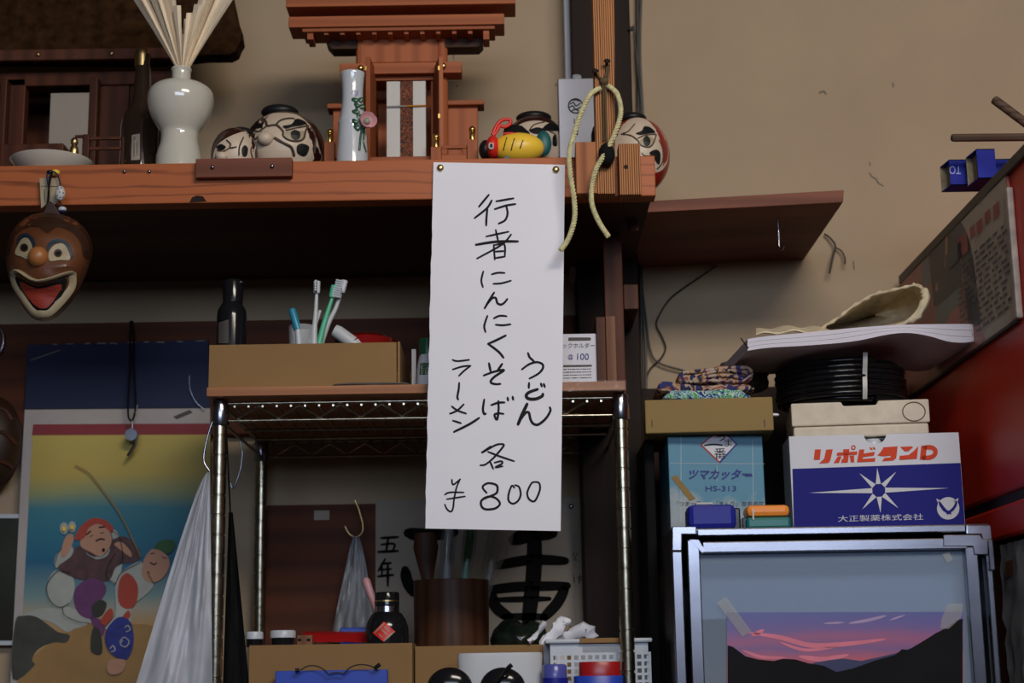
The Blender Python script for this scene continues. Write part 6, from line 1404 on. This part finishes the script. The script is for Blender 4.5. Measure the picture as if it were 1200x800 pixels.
# dark board added to stand in for the deep shadow behind the fridge
m = MB(); m.box(P(752,600,2.415).x, .596, 2.415, 2.43, 0, P(950,452,2.415).z); m2 = one(m, 'shade_board', 'dark_post', 'tall dark board added as deep shade behind the cartons', 'board', bevel=.002)
m = MB(); m.box(P(757,600,2.16).x, xL-.002, 2.16, 2.30, 0, P(770,514,2.16).z); one(m, 'black_case', 'black_matt', 'narrow black case between the rack and the sky blue carton', 'case', bevel=.004)

# ------------------------------------------------------------------ red cabinet with newspapers
XC = .603
pc_ = on_plane((XC, 0, 0), (1, 0, 0))
ZC1 = (pc_(1060,311).z+pc_(1190,199).z)/2; ZC0 = pc_(1185, 628).z
rc = thing('red_cabinet', 'tall red cabinet at the right edge with newspapers taped to its side', 'cabinet', (XC, 2.0, 0))
zg0, zg1 = pc_(1190, 586).z, pc_(1190, 574).z
MB().box(XC, XC+.36, 1.74, 2.43, zg1, ZC1).build('upper_body', 'cabinet_red', rc, bevel=.004)
MB().box(XC+.004, XC+.36, 1.744, 2.43, zg0, zg1).build('groove', 'cabinet_dark', rc); MB().box(XC, XC+.36, 1.74, 2.43, ZC0, zg0).build('lower_body', 'cabinet_red', rc, bevel=.004)
MB().box(XC+.16, XC+.36, 1.78, 2.40, 0, ZC0).build('pedestal', 'cabinet_dark', rc)
# news panel
yb = 2.43; ya = pc_(1189, 280).y; zp0 = pc_(1195, 374).z
pn_ = MB().box(XC-.004, XC-.0005, ya, yb-.002, zp0, ZC1-.012).build('pin_panel', 'poster_red', rc)
MB().box(XC-.006, XC-.0005, 1.742, yb-.002, ZC1-.012, ZC1+.001).build('edge_strip', 'dark_strip', rc, bevel=.001)
pj6 = on_plane((XC-.004, 0, 0), (1, 0, 0)); cN = (1020,240,4.444); cN2 = (900,80,3.2)
def clampn(v): return (v[0], min(max(v[1], ya+.0005), yb-.003), min(max(v[2], zp0+.0005), ZC1-.0125))
def npoly(name, mat, pts, off, crop=cN, smooth=False, parent=None):
    pr = Print(pj6, off, crop, sub=1); pr.poly(pts, smooth); pr.v = [clampn(v) for v in pr.v]; return pr.build(name, mat, parent or pn_)
npoly('poster_figure', 'poster_black', [(300,190),(370,130),(440,90),(470,300),(475,430),(430,470),(370,525),(330,530),(310,330)], .0006, smooth=False)
npoly('poster_skin', 'poster_skin', [(390,140),(402,160),(400,290),(385,330),(390,250)], .0012); npoly('poster_skin', 'poster_skin', [(338,410),(350,405),(352,445),(340,455)], .0012)
npoly('poster_cloth', 'poster_teal', [(340,540),(440,450),(470,430),(475,500),(420,560),(390,615),(345,618)], .0009); npoly('poster_cloth', 'poster_teal', [(270,300),(300,210),(312,400),(290,430),(270,400)], .0005)
npoly('poster_blue', 'poster_navy', [(440,90),(470,60),(500,110),(530,220),(560,420),(575,620),(510,620),(485,380),(470,250)], .0012)
nw = npoly('newspaper', 'news_paper', [(470,60),(480,10),(620,-120),(700,-190),(735,-40),(800,555),(600,720),(575,620),(545,340),(520,200)], .0015)
rg = random.Random(31)
# text columns of the newspaper, laid in rows across the sheet
pr = Print(pj6, .0020)
def np_(u, v):   # u along the panel (far to near), v from top to bottom
    y = 2.19+(ya+.006-2.19)*u; z = (ZC1-.03)+(zp0+.012-(ZC1-.03))*v; return Vector((XC-.0058, y, z))
m = MB()
for r_ in range(13):
    v0 = .26+.056*r_
    uu = .26+.10*(v0 > .8)
    while uu < .95:
        l = rg.uniform(.03, .1); m.add([np_(uu, v0), np_(uu+l, v0), np_(uu+l, v0+.024), np_(uu, v0+.024)], [(0,1,2,3)]); uu += l+rg.uniform(.01, .05)
m.build('news_text', 'news_grey', nw, fix=False)
m = MB()
for (u0, u1, v0, v1) in ((.5,.57,.02,.12),(.6,.68,.03,.14),(.72,.8,.02,.12),(.84,.92,.03,.15),(.3,.45,.02,.2)): m.add([np_(u0,v0), np_(u1,v0), np_(u1,v1), np_(u0,v1)], [(0,1,2,3)])
m.build('news_headline', 'news_red', nw, fix=False)
m = MB(); m.add([np_(.1,.05), np_(.36,.05), np_(.36,.2), np_(.1,.2)], [(0,1,2,3)]); m.build('news_picture', 'poster_navy', nw, fix=False)
rg2 = random.Random(5); m = MB(); m.grid(lambda u, v: Vector((XC-.0075+.0012*math.sin(u*25+v*6)+rg2.uniform(-.0007,.0007), ya+(yb-.03-ya)*u, zp0+(ZC1-.014-zp0)*v)), 30, 20); m.build('vinyl_sheet', 'wrap_film', pn_, smooth=60)
m = MB(); m.box(XC-.0085, XC-.0005, ya-.012, ya+.0005, zp0-.002, ZC1-.03); plain('white_edge', A(176,164,158,K*.62), .35, 0, .25, 60); m.build('taped_edge', 'white_edge', pn_, bevel=.002)
MB().box(XC-.0055, XC-.0003, ya, yb-.002, zp0-.004, zp0).build('lower_strip', 'cabinet_dark', rc)
# rods and blue cartons lying on the cabinet
q = P(1103, 203, 2.04)
def rod(a_, b_, Ya, Yb, r, lab):
    p0 = P(*a_, Ya); p1 = P(*b_, Yb); d = (p1-p0).normalized(); t = thing('wooden_rod', lab, 'rod', tuple(p0), 'wooden rods on the cabinet')
    m = MB(); m.tube([p0+d*.0008, p0+d*.003, p0+(p1-p0)*1.0], [r*.85, r, r], 14); m.build('shaft', 'stick_wood', t, smooth=50)
    m = MB(); m.tube([p0, p0+d*.001], r*.5, 10); m.build('dark_core', 'ink', t)
rod((1114.5,161.5), (1230,160.5), 2.02, 2.02, .0052, 'horizontal brown wooden rod sticking out over the cabinet edge')
rod((1163.5,115.5), (1230,165), 1.93, 1.93, .0058, 'slanting brown wooden rod sticking up at the right edge')
for i, (pts, pe, lab) in enumerate(((((1112,186),(1132.5,187),(1132.5,217),(1112,217)), (1099,188,216), 'long blue carton tube with upside down letters, lower one'), (((1144,173.5),(1163,175),(1166,184),(1144,209)), (1133,176,206), 'shorter blue carton tube above the lettered one'))):
    Yt = 2.075-.05*i; t = thing('carton_tube', lab, 'carton', tuple(P(*pts[3], Yt)), 'blue carton tubes on the cabinet')
    (x0, y0), (x1, y1) = pts[0], pts[2]
    pA = P(pts[0][0], pts[0][1]+1, Yt); pB = P(pts[0][0], (217, 209)[i], Yt); h_ = pA.z-pB.z; w_ = h_*.9
    xe = XC+.10 if i == 0 else max(P(pts[0][0], pts[0][1]+1, Yt).x+.024, XC+.014); z0_ = max(pB.z, ZC1+.0015) if i else pB.z
    Lx = pA.x
    # open square tube: four walls, left end open and turned towards the camera
    sq = lambda z_a, z_b, y_a, y_b, nm, mt, xl_: MB().box(xl_, xe, y_a, y_b, z_a, z_b).build(nm, mt, t, bevel=.0004)
    z1_ = pA.z; e = .0012
    sl_ = .012
    def wall(nm, mt, quad_, dv): MB().prism(quad_, dv).build(nm, mt, t)
    yF, yB = Yt, Yt+w_
    xf, xbk = Lx, Lx-.004                      # the cut end slants: the far edge reaches further left
    wall('front_wall', 'tube_blue', [Vector((xf,yF,z0_)), Vector((xe,yF,z0_)), Vector((xe,yF,z1_)), Vector((xf,yF,z1_))], (0,e,0))
    wall('back_wall', 'tube_inside', [Vector((xbk,yB,z0_)), Vector((xe,yB,z0_)), Vector((xe,yB,z1_)), Vector((xbk,yB,z1_))], (0,-e,0))
    wall('bottom_wall', 'tube_blue', [Vector((xf,yF,z0_)), Vector((xe,yF,z0_)), Vector((xe,yB,z0_)), Vector((xbk,yB,z0_))], (0,0,e))
    wall('top_wall', 'tube_blue', [Vector((xf,yF,z1_)), Vector((xe,yF,z1_)), Vector((xe,yB,z1_)), Vector((xbk,yB,z1_))], (0,0,-e))
    m = MB(); m.box(xf+.004, xe-.004, yF+e+.0005, yB-e-.0005, z0_+e+.0005, z1_-e-.0005); m.build('paper_roll', 'tube_inside', t)
    if i == 0:
        pr = Print(on_depth(Yt), .0005); pr.text('TO', (1112.5,194.5,1126,204), turn=True); pr.build('lettering', 'tube_print', t)
# plastic wrapped parcel below the cabinet
wp = thing('wrapped_parcel', 'brown parcel in clear plastic below the red cabinet', 'parcel', (.66, 1.9, 0))
xp = .612; zp = ZC0-.004
MB().box(xp, xp+.12, 1.80, 2.10, 0, zp).build('parcel_body', 'post_wood', wp, bevel=.003)
rg3 = random.Random(17); m = MB(); m.grid(lambda u, v: Vector((xp-.004+rg3.uniform(-.003,.003), 1.80+.25*u, zp-.002-.45*v)), 22, 30); m.build('film', 'bag_film_grey', wp, smooth=60)
pq = on_plane((xp-.0078, 0, 0), (1, 0, 0)); pr = Print(pq, .0002); pr.poly([(1178,658),(1187,655),(1188,674),(1179,677)]); pr.build('paper_label', 'block_wood', wp)

# ------------------------------------------------------------------ wall details: cables, crack, twig
def cable(pts, Y, r, lab, mat='cable'):
    m = MB(); m.tube(smoothline([P(x, y, Y) for x, y in pts], 6), r, 6); return one(m, 'cable', mat, lab, 'cable', 'cables beside the column', smooth=60)
cable([(747,-20),(748,120),(750,300),(753,500),(756,700),(757,820)], 2.437, .0028, 'thick black cable running straight down beside the column')
cable([(752,-20),(750,60),(754,160),(752,320),(757,420),(756,560)], 2.444, .0020, 'grey cable running down right next to the thick one', 'dark_strip')
cable([(742,30),(747,80),(752,140),(748,260),(751,340),(752,460)], 2.428, .0016, 'thin black cable crossing the other two')
cable([(840,311),(822,323),(800,338),(785,350),(774,366),(769,380),(776,395),(780,408),(774,420),(762,432),(757,445)], 2.444, .0013, 'thin black wire curving from the short shelf to the column')
cable([(752,330),(757,375),(762,410),(772,425),(800,434),(815,440)], 2.44, .0016, 'black wire bending behind the floral cloth')
m = MB(); m.ball(P(745, 403, 2.425), .0045, 12, 8); one(m, 'cable_clip', 'cable', 'small black cable clip low on the column under the short shelf', 'clip', smooth=60)
m = MB(); m.ball(P(739, 34, 2.355), .004, 12, 8); one(m, 'cable_clip', 'cable', 'small black cable clip high on the column near the top edge', 'clip', smooth=60)
tw = thing('dry_twig', 'dry forked twig sticking out of the wall below the short shelf', 'twig', tuple(P(968, 276, 2.44)))
for pts, r in (([(966,274),(973,279),(979,288),(976,300),(972,320)], .0016), ([(979,290),(986,294),(990,302),(990,309)], .0013)):
    m = MB(); m.tube(smoothline([P(x, y, 2.443-.004*i) for i, (x, y) in enumerate(pts)], 5), r, 6); m.build('branch', 'cable', tw, smooth=60)
pr = Print(on_depth(WALL), .0006)
for s_, w_ in (([(1019,203),(1022,207),(1027,210),(1029,214),(1035,218)], 1.6), ([(960,109),(965,107),(968,110)], 2.0), ([(1046,97),(1047,102)], 1.4), ([(1019,190),(1020,194)], 1.2), ([(535,101),(536,100.5)], 2), ([(651,99),(652,100)], 2), ([(531,62),(531.5,69)], 1.2), ([(1000,306),(1001,316)], 1.4), ([(404,56),(405,61)], 1.6)): pr.stroke(s_, w_)
o = pr.build('plaster_crack', 'dark_strip', bpy.data.objects['wall_back'])
